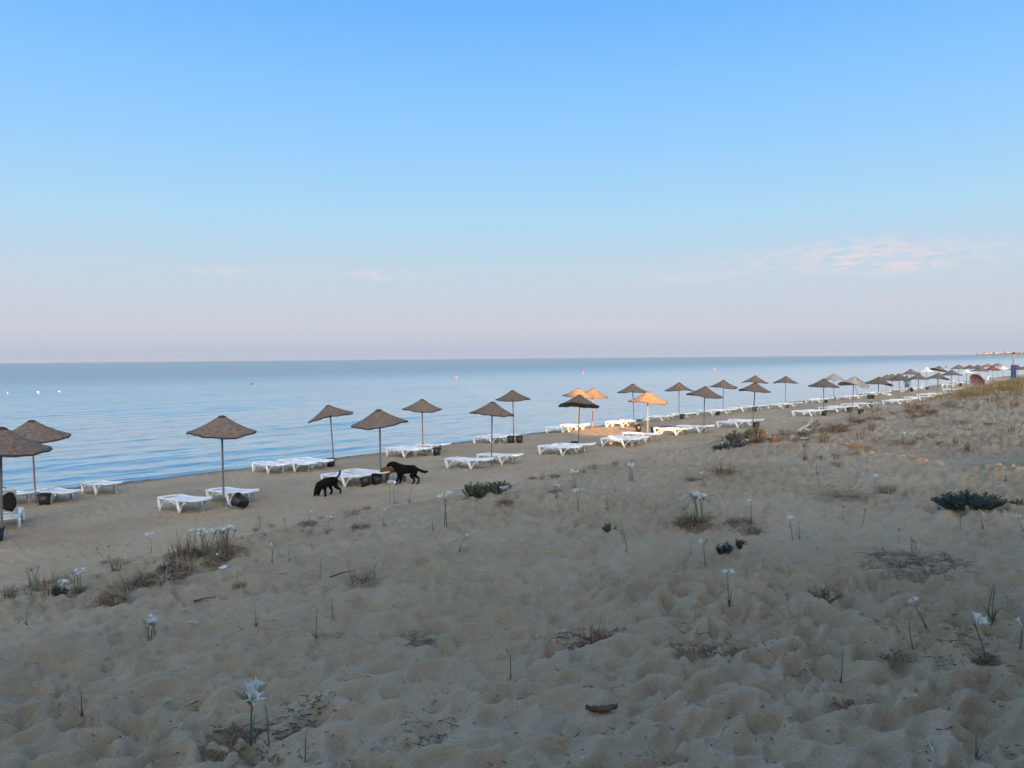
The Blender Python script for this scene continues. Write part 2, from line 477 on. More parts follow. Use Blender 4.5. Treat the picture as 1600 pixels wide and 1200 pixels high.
M['navy_towel'] = mat('navy_towel', (0.018, 0.016, 0.045), 0.95, 0.4, 40, bump=0.6)
M['purple_towel'] = mat('purple_towel', (0.05, 0.03, 0.13), 0.95, 0.4, 40, bump=0.6)
M['black_fur'] = mat('black_fur', (0.008, 0.007, 0.007), 0.8, 0.4, 40, bump=0.9, bscale=60, spec=0.1)
M['brown_fur'] = mat('tan_fur', (0.21, 0.105, 0.045), 0.8, 0.0, 9, col2=(0.11, 0.060, 0.032), bump=0.9, bscale=90, spec=0.2)
M['stem'] = mat('daffodil_stem', (0.19, 0.24, 0.15), 0.6, 0.4, 40, objvar=0.15)
M['petal'] = mat('daffodil_petal', (0.88, 0.89, 0.87), 0.6, 0.1, 60, sub=0.3)
M['bud'] = mat('daffodil_bud', (0.46, 0.47, 0.33), 0.6, 0.3, 60, objvar=0.15, sub=0.15)
M['wilted'] = mat('wilted_flower', (0.33, 0.27, 0.18), 0.8, 0.4, 60, objvar=0.2)
M['leaf'] = mat('strap_leaf', (0.11, 0.15, 0.095), 0.55, 0.4, 30, objvar=0.15)
M['straw'] = mat('dry_leaf', (0.40, 0.29, 0.17), 0.8, 0, 14, col2=(0.17, 0.10, 0.055), objvar=0.15)
M['russet'] = mat('russet_litter', (0.22, 0.12, 0.065), 0.85, 0, 14, col2=(0.075, 0.045, 0.030), objvar=0.2)
M['twig'] = mat('dead_twig', (0.105, 0.085, 0.068), 0.85, 0.5, 25, objvar=0.2)
M['shrub_leaf'] = mat('grey_green_leaf', (0.062, 0.098, 0.070), 0.7, 0, 18, col2=(0.026, 0.046, 0.034), objvar=0.15)
M['dark_leaf'] = mat('dark_blue_leaf', (0.034, 0.044, 0.048), 0.7, 0.5, 18)
M['olive_leaf'] = mat('olive_leaf', (0.125, 0.145, 0.075), 0.7, 0, 18, col2=(0.055, 0.068, 0.036), objvar=0.15)
M['dune_grass'] = mat('dune_grass', (0.40, 0.28, 0.13), 0.8, 0, 1.3, col2=(0.17, 0.135, 0.065))
M['shell'] = mat('shell_white', (0.66, 0.64, 0.60), 0.5, 0.2, 30)
M['pebble'] = mat('pebble', (0.10, 0.085, 0.07), 0.8, 0.5, 30)
M['driftwood'] = mat('driftwood', (0.68, 0.65, 0.60), 0.8, 0, 9, col2=(0.30, 0.27, 0.23), bump=0.5, stretch=(1, 6, 6))
M['post_wood'] = mat('post_wood', (0.46, 0.34, 0.24), 0.7, 0.3, 9)
M['blue_pad'] = mat('blue_vinyl', (0.022, 0.060, 0.22), 0.5, 0.3, 4)
M['paper'] = mat('white_litter', (0.70, 0.72, 0.76), 0.6, 0.1, 20)
M['red_paint'] = mat('red_buoy', (0.60, 0.07, 0.04), 0.45, 0.2, 8)
M['teal_shirt'] = mat('teal_shirt', (0.015, 0.22, 0.26), 0.85, 0.2, 12)
M['blue_shorts'] = mat('blue_shorts', (0.02, 0.17, 0.32), 0.85, 0.2, 12)
M['skin'] = mat('skin', (0.36, 0.19, 0.12), 0.55, 0.1, 12)
M['hair'] = mat('dark_hair', (0.02, 0.015, 0.012), 0.6, 0.3, 50)
M['hill'] = mat('headland_scrub', (0.075, 0.085, 0.075), 0.9, 0.4, 0.01)
M['render_wall'] = mat('house_render', (0.62, 0.58, 0.54), 0.85, 0.1, 2)
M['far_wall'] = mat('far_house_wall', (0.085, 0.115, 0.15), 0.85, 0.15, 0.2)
M['glass'] = mat('window_glass', (0.03, 0.04, 0.05), 0.1)
M['roof'] = mat('roof_tile', (0.30, 0.13, 0.08), 0.8, 0.3, 6)
M['bark'] = mat('tree_bark', (0.10, 0.075, 0.055), 0.9, 0.5, 12)
M['stone'] = mat('grey_stone', (0.20, 0.185, 0.17), 0.85, 0.3, 7, bump=0.6)

# ------------------------------------------------------------------ ground: one sheet, finer towards the middle of the view
fine = np.linspace(-41, 41, 760)
side = np.linspace(41, 319, 120)[1:-1]
ang = np.radians(np.concatenate([fine, side]))
rad = [0.0 + 0.35]
while rad[-1] < 4000:
    r = rad[-1]
    k = 0.05 if r < 2.2 else (0.0066 if r < 22 else (0.0085 if r < 60 else (0.02 if r < 200 else 0.09)))
    rad.append(r * (1 + k))
rad = np.array(rad)
A, Rr = np.meshgrid(ang, rad)
GX = Rr * np.sin(A); GY = Rr * np.cos(A)
fade = sstep(75, 35, Rr)
GZ = h_base(GX, GY) + micro(GX, GY) * fade
nr, na = GX.shape
verts = np.stack([GX, GY, GZ], -1).reshape(-1, 3)
verts = np.vstack([verts, [[0, 0, gz(0, 0)]]])
i0 = np.arange(nr - 1)[:, None] * na; j = np.arange(na)[None, :]; j2 = (j + 1) % na
quads = np.stack([i0 + j, i0 + na + j, i0 + na + j2, i0 + j2], -1).reshape(-1, 4)
# keep the sea floor only near the shore
cs, _ct = st(verts[:, 0], verts[:, 1])
quads = quads[(cs[quads] < 70).all(1)]


def np_mesh(name, verts, quads, material):
    me = bpy.data.meshes.new(name)
    me.vertices.add(len(verts)); me.vertices.foreach_set('co', verts.astype(np.float32).ravel())
    nq = len(quads); me.loops.add(nq * 4); me.polygons.add(nq)
    me.loops.foreach_set('vertex_index', quads[:, ::-1].astype(np.int32).ravel())
    me.polygons.foreach_set('loop_start', np.arange(0, nq * 4, 4, dtype=np.int32))
    me.polygons.foreach_set('use_smooth', np.ones(nq, dtype=bool))
    me.update(calc_edges=True); me.validate()
    me.materials.append(material)
    return me


gm = np_mesh('ground_sand', verts, quads, M['sand'])
tag(link('sand_ground', gm), 'grey brown trampled sand of dune and beach', None, None, 'structure')

# ------------------------------------------------------------------ sea
ang = np.radians(np.concatenate([np.linspace(-50, 50, 560), np.linspace(50, 310, 40)[1:-1]]))
rad = [18.0]
while rad[-1] < 11500:
    r = rad[-1]
    rad.append(r * (1 + (0.0045 if r < 120 else (0.012 if r < 500 else 0.12))))
rad = np.array(rad)
A, Rr = np.meshgrid(ang, rad)
X = Rr * np.sin(A); Y = Rr * np.cos(A)
s, t = st(X, Y)
ph = s + 1.3 * vnoise(t / 9.0, s / 30, 91) + 0.5 * vnoise(t / 2.7, s / 8, 92)
env = 0.35 + 1.3 * np.clip(vnoise(t / 16.0, s / 7.0, 93) + 0.35, 0, 1)
d = s - SHORE
w = 0.028 * np.sin(ph * 2 * math.pi / 3.1 + 2.0 * vnoise(t / 20, s / 20, 95)) * env
w += 0.060 * np.exp(-((np.mod(ph - 2.2, 7.5) - 3.7) / 0.55) ** 2) * env * np.exp(-d / 28.0)
w += 0.034 * fbm(t / 1.6, s / 0.55, 97, 3)
w *= sstep(-0.6, 3.0, d) * sstep(330, 60, Rr)
swash = 0.05 * np.exp(-((d - 1.0 - 0.8 * vnoise(t / 5, s * 0, 98)) / 0.35) ** 2)
Z = w + swash
nr, na = X.shape
verts = np.stack([X, Y, Z], -1).reshape(-1, 3)
i0 = np.arange(nr - 1)[:, None] * na; j = np.arange(na)[None, :]; j2 = (j + 1) % na
quads = np.stack([i0 + j, i0 + na + j, i0 + na + j2, i0 + j2], -1).reshape(-1, 4)
cs, _ct = st(verts[:, 0], verts[:, 1])
quads = quads[(cs[quads] > 24).any(1)]
tag(link('sea', np_mesh('sea', verts, quads, M['water'])), 'calm pale blue sea with low ripples', None, None, 'structure')
#__PART2__

# ------------------------------------------------------------------ unseen row added behind the camera:
# apartment houses sized to keep the low sun off the sand, with two gaps
BY = -60.0


def house(x0, x1, h, depth, label, floors):
    g0 = 2.6
    parts = []
    mb = MB(); mb.box(((x1 - x0) / 2, -depth / 2, h / 2), (x1 - x0, depth, h)); parts.append(('wall', mb.mesh('wall', M['render_wall'], False)))
    rb = MB(); rb.box(((x1 - x0) / 2, -depth / 2, h + 0.15), (x1 - x0 + 0.6, depth + 0.6, 0.3)); parts.append(('roof', rb.mesh('roof', M['roof'], False)))
    wm = MB(); wm.box((0, 0.03, 0), (1.5, 0.06, 1.5)); wmesh = wm.mesh('window', M['glass'], False)
    fm = MB()
    for c, dd in (((0, 0.05, 0.8), (1.7, 0.1, 0.1)), ((0, 0.05, -0.8), (1.7, 0.1, 0.1)), ((-0.8, 0.05, 0), (0.1, 0.1, 1.5)), ((0.8, 0.05, 0), (0.1, 0.1, 1.5))): fm.box(c, dd)
    fmesh = fm.mesh('window_frame', M['plastic_old'], False)
    for f in range(floors):
        n = int((x1 - x0) / 4.5)
        for i in range(n):
            parts.append(('window', wmesh, Matrix.Translation(((i + 0.5) * (x1 - x0) / n, 0.003, 1.7 + f * 2.9)), [('window_frame', fmesh)]))
    place('sun_block_house', parts, Matrix.Translation((x0, BY, g0)), label, 'house')


def gapx(p): return (p - 0.14 * BY) / 0.99


house(-95, -22, 24.0, 12, 'unseen long apartment house added as sun block, farthest left of the row', 6)
house(-21.6, gapx(8.9), 25.6, 12, 'unseen apartment house added as sun block directly behind the camera', 6)
house(gapx(8.9) + 0.01, gapx(14.3) - 0.01, 8.6, 11, 'unseen narrow low house added in the gap that lets the sun through', 3)
house(gapx(14.3), gapx(90.3), 26.0, 12, 'unseen long apartment house added as sun block, right of the low house', 6)
house(gapx(90.3) + 0.01, gapx(96.5) - 0.01, 23.6, 11, 'unseen lower house added as second sun gap between the right houses', 6)
house(gapx(96.5), gapx(190), 28.5, 12, 'unseen tall apartment house added as sun block, far right of the row', 7)

# unseen board screen right of the view, added to shade the dune crest
fx0, fx1, fy = 7.7, 16.0, 9.5
FP = []
bd = MB(); bd.box((0, 0, 1.0), (0.135, 0.022, 2.0)); bdm = bd.mesh('board', M['driftwood'], False)
nb = int((fx1 - fx0) / 0.14)
for k in range(nb):
    FP.append(('board', bdm, Matrix.Translation((k * 0.14, 0, 0))))
pm_ = MB(); pm_.box((0, 0.06, 0.80), (0.09, 0.09, 2.2)); pmm = pm_.mesh('post', M['bark'], False)
for k in range(4): FP.append(('post', pmm, Matrix.Translation((k * (fx1 - fx0) / 3, 0, 0))))
rl = MB(); rl.box(((fx1 - fx0) / 2, 0.035, 0), (fx1 - fx0, 0.04, 0.08)); rlm = rl.mesh('rail', M['bark'], False)
for z_ in (0.4, 1.3): FP.append(('rail', rlm, Matrix.Translation((0, 0, z_))))
place('shade_fence', FP, Matrix.Translation((fx0, fy, 2.68)), 'unseen board screen added on the dune to block the low sun', 'fence')

# ------------------------------------------------------------------ unseen trees behind the camera, added to darken the near sand
def leaf_cloud(mb, c, rad3, n, size, rng, hollow=0.35):
    for _ in range(n):
        while True:
            q = Vector((rng.uniform(-1, 1), rng.uniform(-1, 1), rng.uniform(-1, 1)))
            if hollow < q.length < 1: break
        p = Vector(c) + Vector((q.x * rad3[0], q.y * rad3[1], q.z * rad3[2]))
        a = Vector((rng.gauss(0, 1), rng.gauss(0, 1), rng.gauss(0, 1))).normalized(); b = a.orthogonal().normalized()
        sz = size * rng.uniform(0.6, 1.4)
        k = len(mb.v)
        mb.v.extend([tuple(p - a * sz), tuple(p + b * sz * 0.5), tuple(p + a * sz), tuple(p - b * sz * 0.5)]); mb.f.append((k, k + 1, k + 2, k + 3))


rng = random.Random(5)
tmb = MB(); tmb.tube([(0, 0, -0.3), (0.1, 0.05, 1.2), (0.0, 0.2, 2.6), (0.2, 0.1, 4.2)], [0.22, 0.17, 0.13, 0.06], 8)
for k in range(7):
    a = k * 0.9; z = 1.5 + 0.35 * k
    tmb.tube([(0.05, 0.1, z), (0.7 * math.cos(a), 0.7 * math.sin(a), z + 0.6), (1.7 * math.cos(a), 1.7 * math.sin(a), z + 1.3)], [0.08, 0.055, 0.02], 6)
tree_trunk = tmb.mesh('trunk', M['bark'])
cmb = MB()
for k in range(16):
    a = k * 2.4; r = 1.7 * math.sqrt((k + 0.5) / 16)
    leaf_cloud(cmb, (r * math.cos(a), r * math.sin(a), 3.2 + rng.uniform(-1.4, 2.6)), (1.3, 1.3, 1.0), 260, 0.16, rng, 0.2)
tree_crown = cmb.mesh('crown', M['olive_leaf'], False)
for x, y, sc, lab in ((-9.5, -7.5, 1.2, 'unseen bushy tamarisk tree added for shade, leftmost of the row'), (-4.8, -6.0, 1.2, 'unseen bushy tamarisk tree added for shade, left behind the camera'),
                      (-0.4, -6.8, 1.3, 'unseen bushy tamarisk tree added for shade close behind the camera'), (3.6, -4.8, 1.4, 'unseen bushy tamarisk tree added for shade, close behind to the right'),
                      (5.2, -2.4, 1.3, 'unseen large tamarisk tree added for shade right of the camera'), (5.8, -0.2, 0.75, 'unseen low tamarisk bush added for shade beside the camera'), (7.0, 1.6, 0.6, 'unseen lower tamarisk bush added for shade, nearest the dune'), (20.5, -4, 1.6, 'unseen bushy tamarisk tree added for shade, right of the sun gap')):
    place('shade_tree', [('trunk', tree_trunk), ('crown', tree_crown)], frame((x, y, gz(x, y)), x * 1.7, sc), lab, 'tree', 'unseen trees added to shade the near sand')

# ------------------------------------------------------------------ headland across the bay
hx = np.linspace(1990, 5200, 120)
HV = []; HF = []
hyy = 3300.0
for i, x in enumerate(hx):
    k = (x - 1990) / 2700
    top = 3 + 22 * (1 - math.exp(-k * 6)) + 5 * float(fbm(np.array([x / 160.0]), np.array([0.3]), 5, 4)[0]) * min(1, k * 8)
    b = 5 * float(vnoise(np.array([x / 70.0]), np.array([2.0]), 8)[0])
    HV += [(x * q_ / hyy, q_, z_) for q_, z_ in ((hyy + 2 * b, -1), (hyy + 25 + b, top * 0.35), (hyy + 130 + 3 * b, top), (hyy + 700, top * 1.05), (hyy + 1300, -1))]
for i in range(len(hx) - 1):
    for jn in range(4):
        a = i * 5 + jn; HF.append((a, a + 5, a + 6, a + 1))
hm = bpy.data.meshes.new('headland'); hm.from_pydata(HV, [], HF); hm.materials.append(M['hill']); hm.update()
tag(link('headland', hm), 'low hazy headland on the horizon beyond the beach', None, None, 'structure')
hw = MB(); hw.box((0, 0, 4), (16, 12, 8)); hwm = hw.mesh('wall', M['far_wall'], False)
hr = MB()
hr.quadstrip([[(-8.4, -6.4, 8), (8.4, -6.4, 8), (8.4, 6.4, 8), (-8.4, 6.4, 8)], [(-6, -0.2, 10.4), (6, -0.2, 10.4), (6, 0.2, 10.4), (-6, 0.2, 10.4)]], True, True, True)
hrm = hr.mesh('roof', M['far_wall'], False)
rng = random.Random(3)
for k in range(16):
    x = 2060 + k * 13 + rng.uniform(-6, 6) if k < 12 else 2250 + (k - 12) * 40
    yy = hyy + 60 + rng.uniform(0, 60)
    kk = (x - 1990) / 2700; zz = (3 + 22 * (1 - math.exp(-kk * 6))) * (0.6 + 0.35 * rng.random())
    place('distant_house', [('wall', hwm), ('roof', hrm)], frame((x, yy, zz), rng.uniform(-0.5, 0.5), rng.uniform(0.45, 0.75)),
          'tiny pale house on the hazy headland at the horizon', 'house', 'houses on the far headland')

# ------------------------------------------------------------------ reed umbrellas
def canopy_meshes(seed, m_top, floppy=0.0):
    rg = random.Random(seed)
    ph = [rg.uniform(0, 6.28) for _ in range(4)]

    def wob(r, a):
        return (r ** 2) * (0.036 * math.sin(2 * a + ph[0]) + 0.024 * math.sin(3 * a + ph[1]) + 0.012 * math.sin(7 * a + ph[2]) + 0.008 * math.sin(13 * a + ph[3]) + floppy * math.sin(2 * a + ph[3]))
    keys_r = [0.0, 0.07, 0.14, 0.24, 0.40, 0.60, 0.78, 0.92, 1.0]
    keys_z = [0.52, 0.515, 0.480, 0.410, 0.305, 0.190, 0.095, 0.030, 0.0]
    prof = []
    rows = 30
    for i in range(rows + 1):
        r = i / rows
        z = float(np.interp(r, keys_r, keys_z))
        prof.append((max(r, 0.004), z + (0.008 if i % 2 else -0.004)))
    n = 56
    mb = MB(); rings = []
    for i, (r, z) in enumerate(prof):
        rings.append([(r * math.cos(2 * math.pi * k / n) * (1 + (rg.uniform(-0.03, 0.03) if i == rows else 0)), r * math.sin(2 * math.pi * k / n) * (1 + (rg.uniform(-0.03, 0.03) if i == rows else 0)), z + wob(r, 2 * math.pi * k / n) + rg.uniform(-0.007, 0.007) + (0.005 if (k % 4 == 0) else 0)) for k in range(n)])
    # underside
    for i in range(rows, -1, -3):
        r, z = prof[i]
        rings.append([(r * 0.985 * math.cos(2 * math.pi * k / n), r * 0.985 * math.sin(2 * math.pi * k / n), z - 0.045 + wob(r, 2 * math.pi * k / n)) for k in range(n)])
    mb.quadstrip(rings, True)
    top = mb.mesh('canopy', m_top)
    rb = MB(); pts = []
    for k in range(n + 1):
        a = 2 * math.pi * k / n
        pts.append((1.0 * math.cos(a), 1.0 * math.sin(a), wob(1, a) - 0.022))
    rb.tube(pts, [0.022 + 0.007 * rg.random() for _ in pts[:-1]] + [0.025], 6, False)
    for k in range(150):
        a = rg.uniform(0, 2 * math.pi); r_ = rg.uniform(0.97, 1.01)
        rb.blade((r_ * math.cos(a), r_ * math.sin(a), wob(1, a) - 0.01), (math.cos(a) + rg.gauss(0, 0.3), math.sin(a) + rg.gauss(0, 0.3), -0.45), (-math.sin(a), math.cos(a), 0.2), rg.uniform(0.03, 0.085), 0.016, (0, 0, -0.5), 2)
    rim = rb.mesh('rim', M['wicker_rim'] if m_top in (M['wicker'], M['wicker_red']) else m_top)
    cb = MB(); cb.lathe([(0.002, 0.545), (0.05, 0.545), (0.10, 0.525), (0.13, 0.497), (0.125, 0.482)], 20)
    cap = cb.mesh('cap', M['wicker_rim'] if m_top in (M['wicker'], M['wicker_red']) else m_top)
    fb = MB()
    for k in range(8):
        a = 2 * math.pi * k / 8
        fb.tube([(0.03 * math.cos(a), 0.03 * math.sin(a), 0.42), (0.5 * math.cos(a), 0.5 * math.sin(a), 0.18), (0.96 * math.cos(a), 0.96 * math.sin(a), -0.045)], 0.012, 5)
    ribs = fb.mesh('rib_frame', M['twig'])
    return top, rim, cap, ribs


CAN = {'wicker': [canopy_meshes(k, M['wicker']) for k in range(5)], 'red': [canopy_meshes(21, M['wicker_red'])], 'pale': [canopy_meshes(22, M['bleached'], 0.10)],
       'white': [canopy_meshes(23, M['white_cloth'])], 'bleached': [canopy_meshes(24, M['bleached'])]}


def pole_mesh(m):
    mb = MB(); mb.tube([(0, 0, -0.25), (0, 0, 0.5), (0, 0, 1.0)], 1.0, 10)
    return mb.mesh('pole', m)


POLE = {'g': pole_mesh(M['grey_steel']), 'r': pole_mesh(M['red_steel'])}
colb = MB(); colb.lathe([(0.022, -0.05), (0.045, -0.05), (0.05, 0.0), (0.03, 0.09), (0.022, 0.1)], 12); collar = colb.mesh('collar', M['grey_steel'])


def px_at_depth(px, py, Y):
    d = fwd + right * ((px - 800) / F) - up * ((py - 600) / F)
    return CAM + d * (Y / d.y)


def umbrella(ax, ay, bx, by, wpx, roll, pole, kind, label, pitch=0.0, i=[0]):
    b = at(bx, by); apex = px_at_depth(ax, ay, b.y)
    H = (apex - b); L = max(1.95, min(2.75, H.length)); axis = H.normalized(); axis.y += 0.0
    rad_ = max(0.70, min(1.02, wpx / 2 / F * b.y))
    root = link('reed_umbrella', None); root.location = b; root.empty_display_size = 0.3
    tag(root, label, 'umbrella', 'reed umbrellas on the beach')
    q = Vector((0, 0, 1)).rotation_difference(axis).to_matrix().to_4x4()
    ch = 0.52 * rad_ * 1.0
    po = link('pole', POLE[pole], root, q @ Matrix.Diagonal((0.024, 0.024, L - ch * 0.35, 1)))
    cs_ = CAN[kind]; c = cs_[i[0] % len(cs_)]; i[0] += 1
    # canopy tilt seen from the dune: right side down for a positive roll; lean shares the pole's
    tilt = Matrix.Rotation(R(roll), 4, 'Y') @ Matrix.Rotation(R(pitch), 4, 'X')
    cm = Matrix.Translation(axis * (L - ch)) @ tilt @ Matrix.Rotation(i[0] * 1.9, 4, 'Z') @ Matrix.Diagonal((rad_, rad_, rad_ * 0.98, 1))
    co = link('canopy', c[0], root, cm)
    link('rim', c[1], co); link('cap', c[2], co); link('rib_frame', c[3], co)
    link('collar', collar, root, Matrix.Translation(axis * (L - ch * 0.75)) @ q)
    return root


UMB = [
 (1, 668, 3, 848, 136, 3, 'g', 'wicker', 'nearest reed umbrella, cut by the left edge of the photo, grey pole'),
 (49, 657, 56, 790, 104, -1, 'r', 'wicker', 'reed umbrella on a red pole, second from the left edge'),
 (346, 650, 350, 794, 101, 2, 'g', 'wicker', 'large brown reed umbrella standing alone over two loungers and tipped black bucket'),
 (515, 633, 522, 727, 69, -12, 'g', 'wicker', 'leaning reed umbrella at the water edge, canopy tipped down to its left'),
 (593, 640, 595, 756, 87, -5, 'g', 'wicker', 'reed umbrella on a grey pole right beside the brown dog'),
 (659, 624, 661, 704, 61, 2, 'r', 'wicker', 'reed umbrella on a thin red pole behind the dogs'),
 (769, 628, 768, 728, 69, 4, 'g', 'wicker', 'reed umbrella on grey pole standing between two front loungers at centre'),
 (801, 610, 803, 692, 54, -2, 'r', 'wicker', 'reed umbrella on red pole at the water edge beside two black buckets', ),
 (905, 617, 904, 702, 63, 3, 'g', 'wicker', 'dark reed umbrella with its near rim tipped up, overlapping a sunlit one'),
 (903, 607, 904, 674, 47, 3, 'g', 'wicker', 'half sunlit reed umbrella hidden behind a dark one'),
 (926, 607, 926, 668, 48, 3, 'r', 'wicker', 'sunlit orange reed umbrella on a bright red pole'),
 (988, 600, 991, 660, 47, 0, 'g', 'wicker', 'sunlit reed umbrella at the water edge, left of the nearer sunlit one'),
 (1012, 612, 1012, 686, 60, 2, 'g', 'wicker', 'nearest fully sunlit orange reed umbrella over three loungers'),
 (1061, 598, 1061, 651, 44, 0, 'g', 'wicker', 'shaded reed umbrella at the water edge right of the sunlit pair'),
 (1101, 604, 1100, 677, 55, 6, 'g', 'wicker', 'shaded reed umbrella with right rim drooping, beside the sunlit sand'),
 (1130, 594, 1130, 643, 42, 3, 'r', 'wicker', 'reed umbrella on red pole between two grey poled ones'),
 (1180, 587, 1179, 640, 39, 3, 'g', 'wicker', 'far reed umbrella whose canopy peeks above another directly in front'),
 (1180, 598, 1176, 668, 48, 4, 'g', 'wicker', 'reed umbrella on slanting pole, standing directly in front of another'),
 (1228, 588, 1227, 634, 37, 2, 'r', 'wicker', 'reed umbrella on red pole standing alone before the pale canopies'),
 (1287, 592, 1287, 647, 45, 1, 'g', 'wicker', 'brown reed umbrella just left of the pale ragged canopies'),
 (1303, 584, 1303, 626, 35, 2, 'g', 'bleached', 'bleached pale umbrella by the water behind a brown one'),
 (1335, 594, 1340, 621, 38, 2, 'r', 'wicker', 'umbrella with slanting red pole hidden behind ragged pale canopy'),
 (1334, 589, 1332, 642, 45, 6, 'g', 'pale', 'ragged pale umbrella with sagging wavy rim'),
 (1373, 589, 1372, 640, 41, 5, 'g', 'wicker', 'reed umbrella right of the ragged pale one, front row'),
 (1386, 588, 1384, 617, 30, 4, 'r', 'wicker', 'small far umbrella mostly hidden, on a slanting pole'),
 (1394, 585, 1394, 615, 32, 2, 'r', 'wicker', 'far umbrella half covered by neighbours, left of the man in teal'),
 (1405, 584, 1405, 630, 32, -3, 'g', 'wicker', 'reed umbrella just left of the man in teal'),
 (1423, 577, 1423, 610, 28, -2, 'g', 'wicker', 'far reed umbrella above the head of the man in teal'),
 (1435, 584, 1435, 628, 31, 1, 'g', 'wicker', 'reed umbrella just right of the man in teal'),
 (1448, 574, 1448, 605, 27, 0, 'g', 'white', 'white umbrella at the water right of the man in teal'),
 (1467, 572, 1467, 606, 25, 13, 'g', 'wicker', 'far umbrella with canopy tipped steeply down to its right'),
 (1466, 583, 1464, 621, 32, 5, 'g', 'wicker', 'reed umbrella below the steeply tipped far one'),
 (1487, 578, 1487, 615, 30, 0, 'g', 'wicker', 'reed umbrella beside the white canopy, left of the folded pink parasol'),
 (1498, 570, 1498, 602, 22, 1, 'g', 'wicker', 'far reed umbrella leftmost of the farthest cluster'),
 (1510, 577, 1510, 608, 24, 1, 'g', 'white', 'white umbrella just left of the folded pink parasol'),
 (1516, 570, 1515, 597, 19, 1, 'r', 'red', 'far reddish umbrella second in the farthest cluster'),
 (1528, 570, 1528, 597, 20, 0, 'r', 'wicker', 'far brown umbrella half behind a nearer one in farthest cluster'),
 (1531, 573, 1531, 600, 28, 1, 'g', 'wicker', 'brown umbrella directly above the folded pink parasol'),
 (1544, 568, 1544, 592, 18, 1, 'g', 'wicker', 'far sunlit umbrella, left of two glowing at the end of the beach'),
 (1559, 567, 1559, 591, 18, 1, 'g', 'wicker', 'far sunlit umbrella, right of two glowing at the end of the beach'),
 (1551, 572, 1551, 597, 25, 2, 'g', 'red', 'dark red umbrella in front of the two far sunlit ones'),
 (1567, 572, 1567, 595, 19, 0, 'g', 'white', 'far white umbrella between red umbrella and blue post'),
 (1590, 571, 1590, 595, 24, 0, 'g', 'wicker', 'far umbrella just right of the blue post'),
 (1603, 571, 1603, 595, 24, 0, 'g', 'wicker', 'last umbrella cut by the right edge of the photo'),
]
for row in UMB:
    umbrella(*row[:9], pitch=(-9 if row[0] == 905 and row[1] == 617 else 0))

# a parasol fallen on its side on the sand
b = at(1527, 602)
c = CAN['red'][0]
pk = canopy_meshes(33, M['pink_cloth'])
root = link('fallen_parasol', None); root.location = b; tag(root, 'dusty pink parasol lying tipped on its side in the sand', 'parasol')
mm = Matrix.Translation((0, 0, 0.62)) @ Matrix.Rotation(R(62), 4, 'Y') @ Matrix.Rotation(R(-20), 4, 'X')
co = link('canopy', pk[0], root, mm @ Matrix.Diagonal((0.9, 0.9, 0.9, 1)))
link('rim', pk[1], co); link('cap', pk[2], co)
link('pole', POLE['g'], root, mm @ Matrix.Translation((0, 0, -1.0)) @ Matrix.Diagonal((0.02, 0.02, 1.3, 1)))

# ------------------------------------------------------------------ sun loungers
LL, LW, LH = 1.76, 0.58, 0.29


def deck_mesh(x0, x1, nslat, name, z0=0.0, bulge=0.02):
    mb = MB(); p = (x1 - x0) / nslat
    for k in range(nslat):
        a = x0 + k * p + p * 0.06; b_ = x0 + (k + 1) * p - p * 0.06
        rings = []
        for j_ in range(7):
            y = -LW / 2 + 0.035 + (LW - 0.07) * j_ / 6
            z = z0 - bulge * (1 - (2 * j_ / 6 - 1) ** 2)
            rings.append([(a, y, z - 0.012), (b_, y, z - 0.012), (b_, y, z + 0.008), (a, y, z + 0.008)])
        mb.quadstrip(rings, True, True, True)
    return mb.mesh(name, M['plastic'], False)


def rail_mesh(side):
    mb = MB(); y = side * (LW / 2 - 0.02)
    pts = []
    for k in range(15):
        q = k / 14; x = -LL / 2 + LL * q
        z = LH + 0.018 * math.cos(q * math.pi * 2) * 0.6 + (0.02 * (1 - q / 0.12) if q < 0.12 else 0)
        pts.append((x, y, z))
    mb.tube(pts, 0.028, 8, True, 1.15)
    return mb.mesh('side_rail', M['plastic'])


def end_rail_mesh(x):
    mb = MB(); pts = []
    for k in range(9):
        y = -LW / 2 + 0.03 + (LW - 0.06) * k / 8
        pts.append((x + math.copysign(0.05 * (1 - (2 * k / 8 - 1) ** 2), x), y, LH + 0.01))
    mb.tube(pts, 0.026, 8)
    return mb.mesh('end_rail', M['plastic'])


def leg_mesh(side, x, foot, brace):
    """a broad moulded leg with the thin curved brace that meets it at the foot"""
    mb = MB(); y = side * (LW / 2 - 0.02)
    mb.beam((x, y, LH - 0.01), (foot, y + side * 0.015, -0.03), 0.06, 0.105, 0.055, 0.07)
    pts = []
    for k in range(9):
        q = k / 8
        pts.append((foot + (brace - foot) * q, y + side * 0.012 * (1 - q), -0.01 + (LH - 0.03) * math.sin(q * math.pi / 2) ** 0.8))
    mb.tube(pts, 0.020, 6, True)
    return mb.mesh('leg', M['plastic'], True)


rail = {k: rail_mesh(k) for k in (-1, 1)}
endr = [end_rail_mesh(-LL / 2), end_rail_mesh(LL / 2)]
seat_deck = deck_mesh(-0.20, LL / 2 - 0.03, 14, 'seat_deck', LH - 0.005)
back_deck = deck_mesh(-LL / 2 + 0.03, -0.215, 9, 'backrest', LH - 0.005)
LEGM = []
for sd in (-1, 1):
    LEGM.append(leg_mesh(sd, LL / 2 - 0.06, LL / 2 - 0.13, LL / 2 - 0.52))
    LEGM.append(leg_mesh(sd, -0.22, -0.36, -0.66))
arch = {}
for sd in (-1, 1):
    mb = MB(); y = sd * (LW / 2 - 0.02); pts = []
    for k in range(11):
        q = k / 10; pts.append((LL / 2 - 0.50 - q * 0.55, y, LH - 0.055 - 0.05 * abs(2 * q - 1) ** 2))
    mb.tube(pts, 0.016, 6); arch[sd] = mb.mesh('arch_brace', M['plastic'])
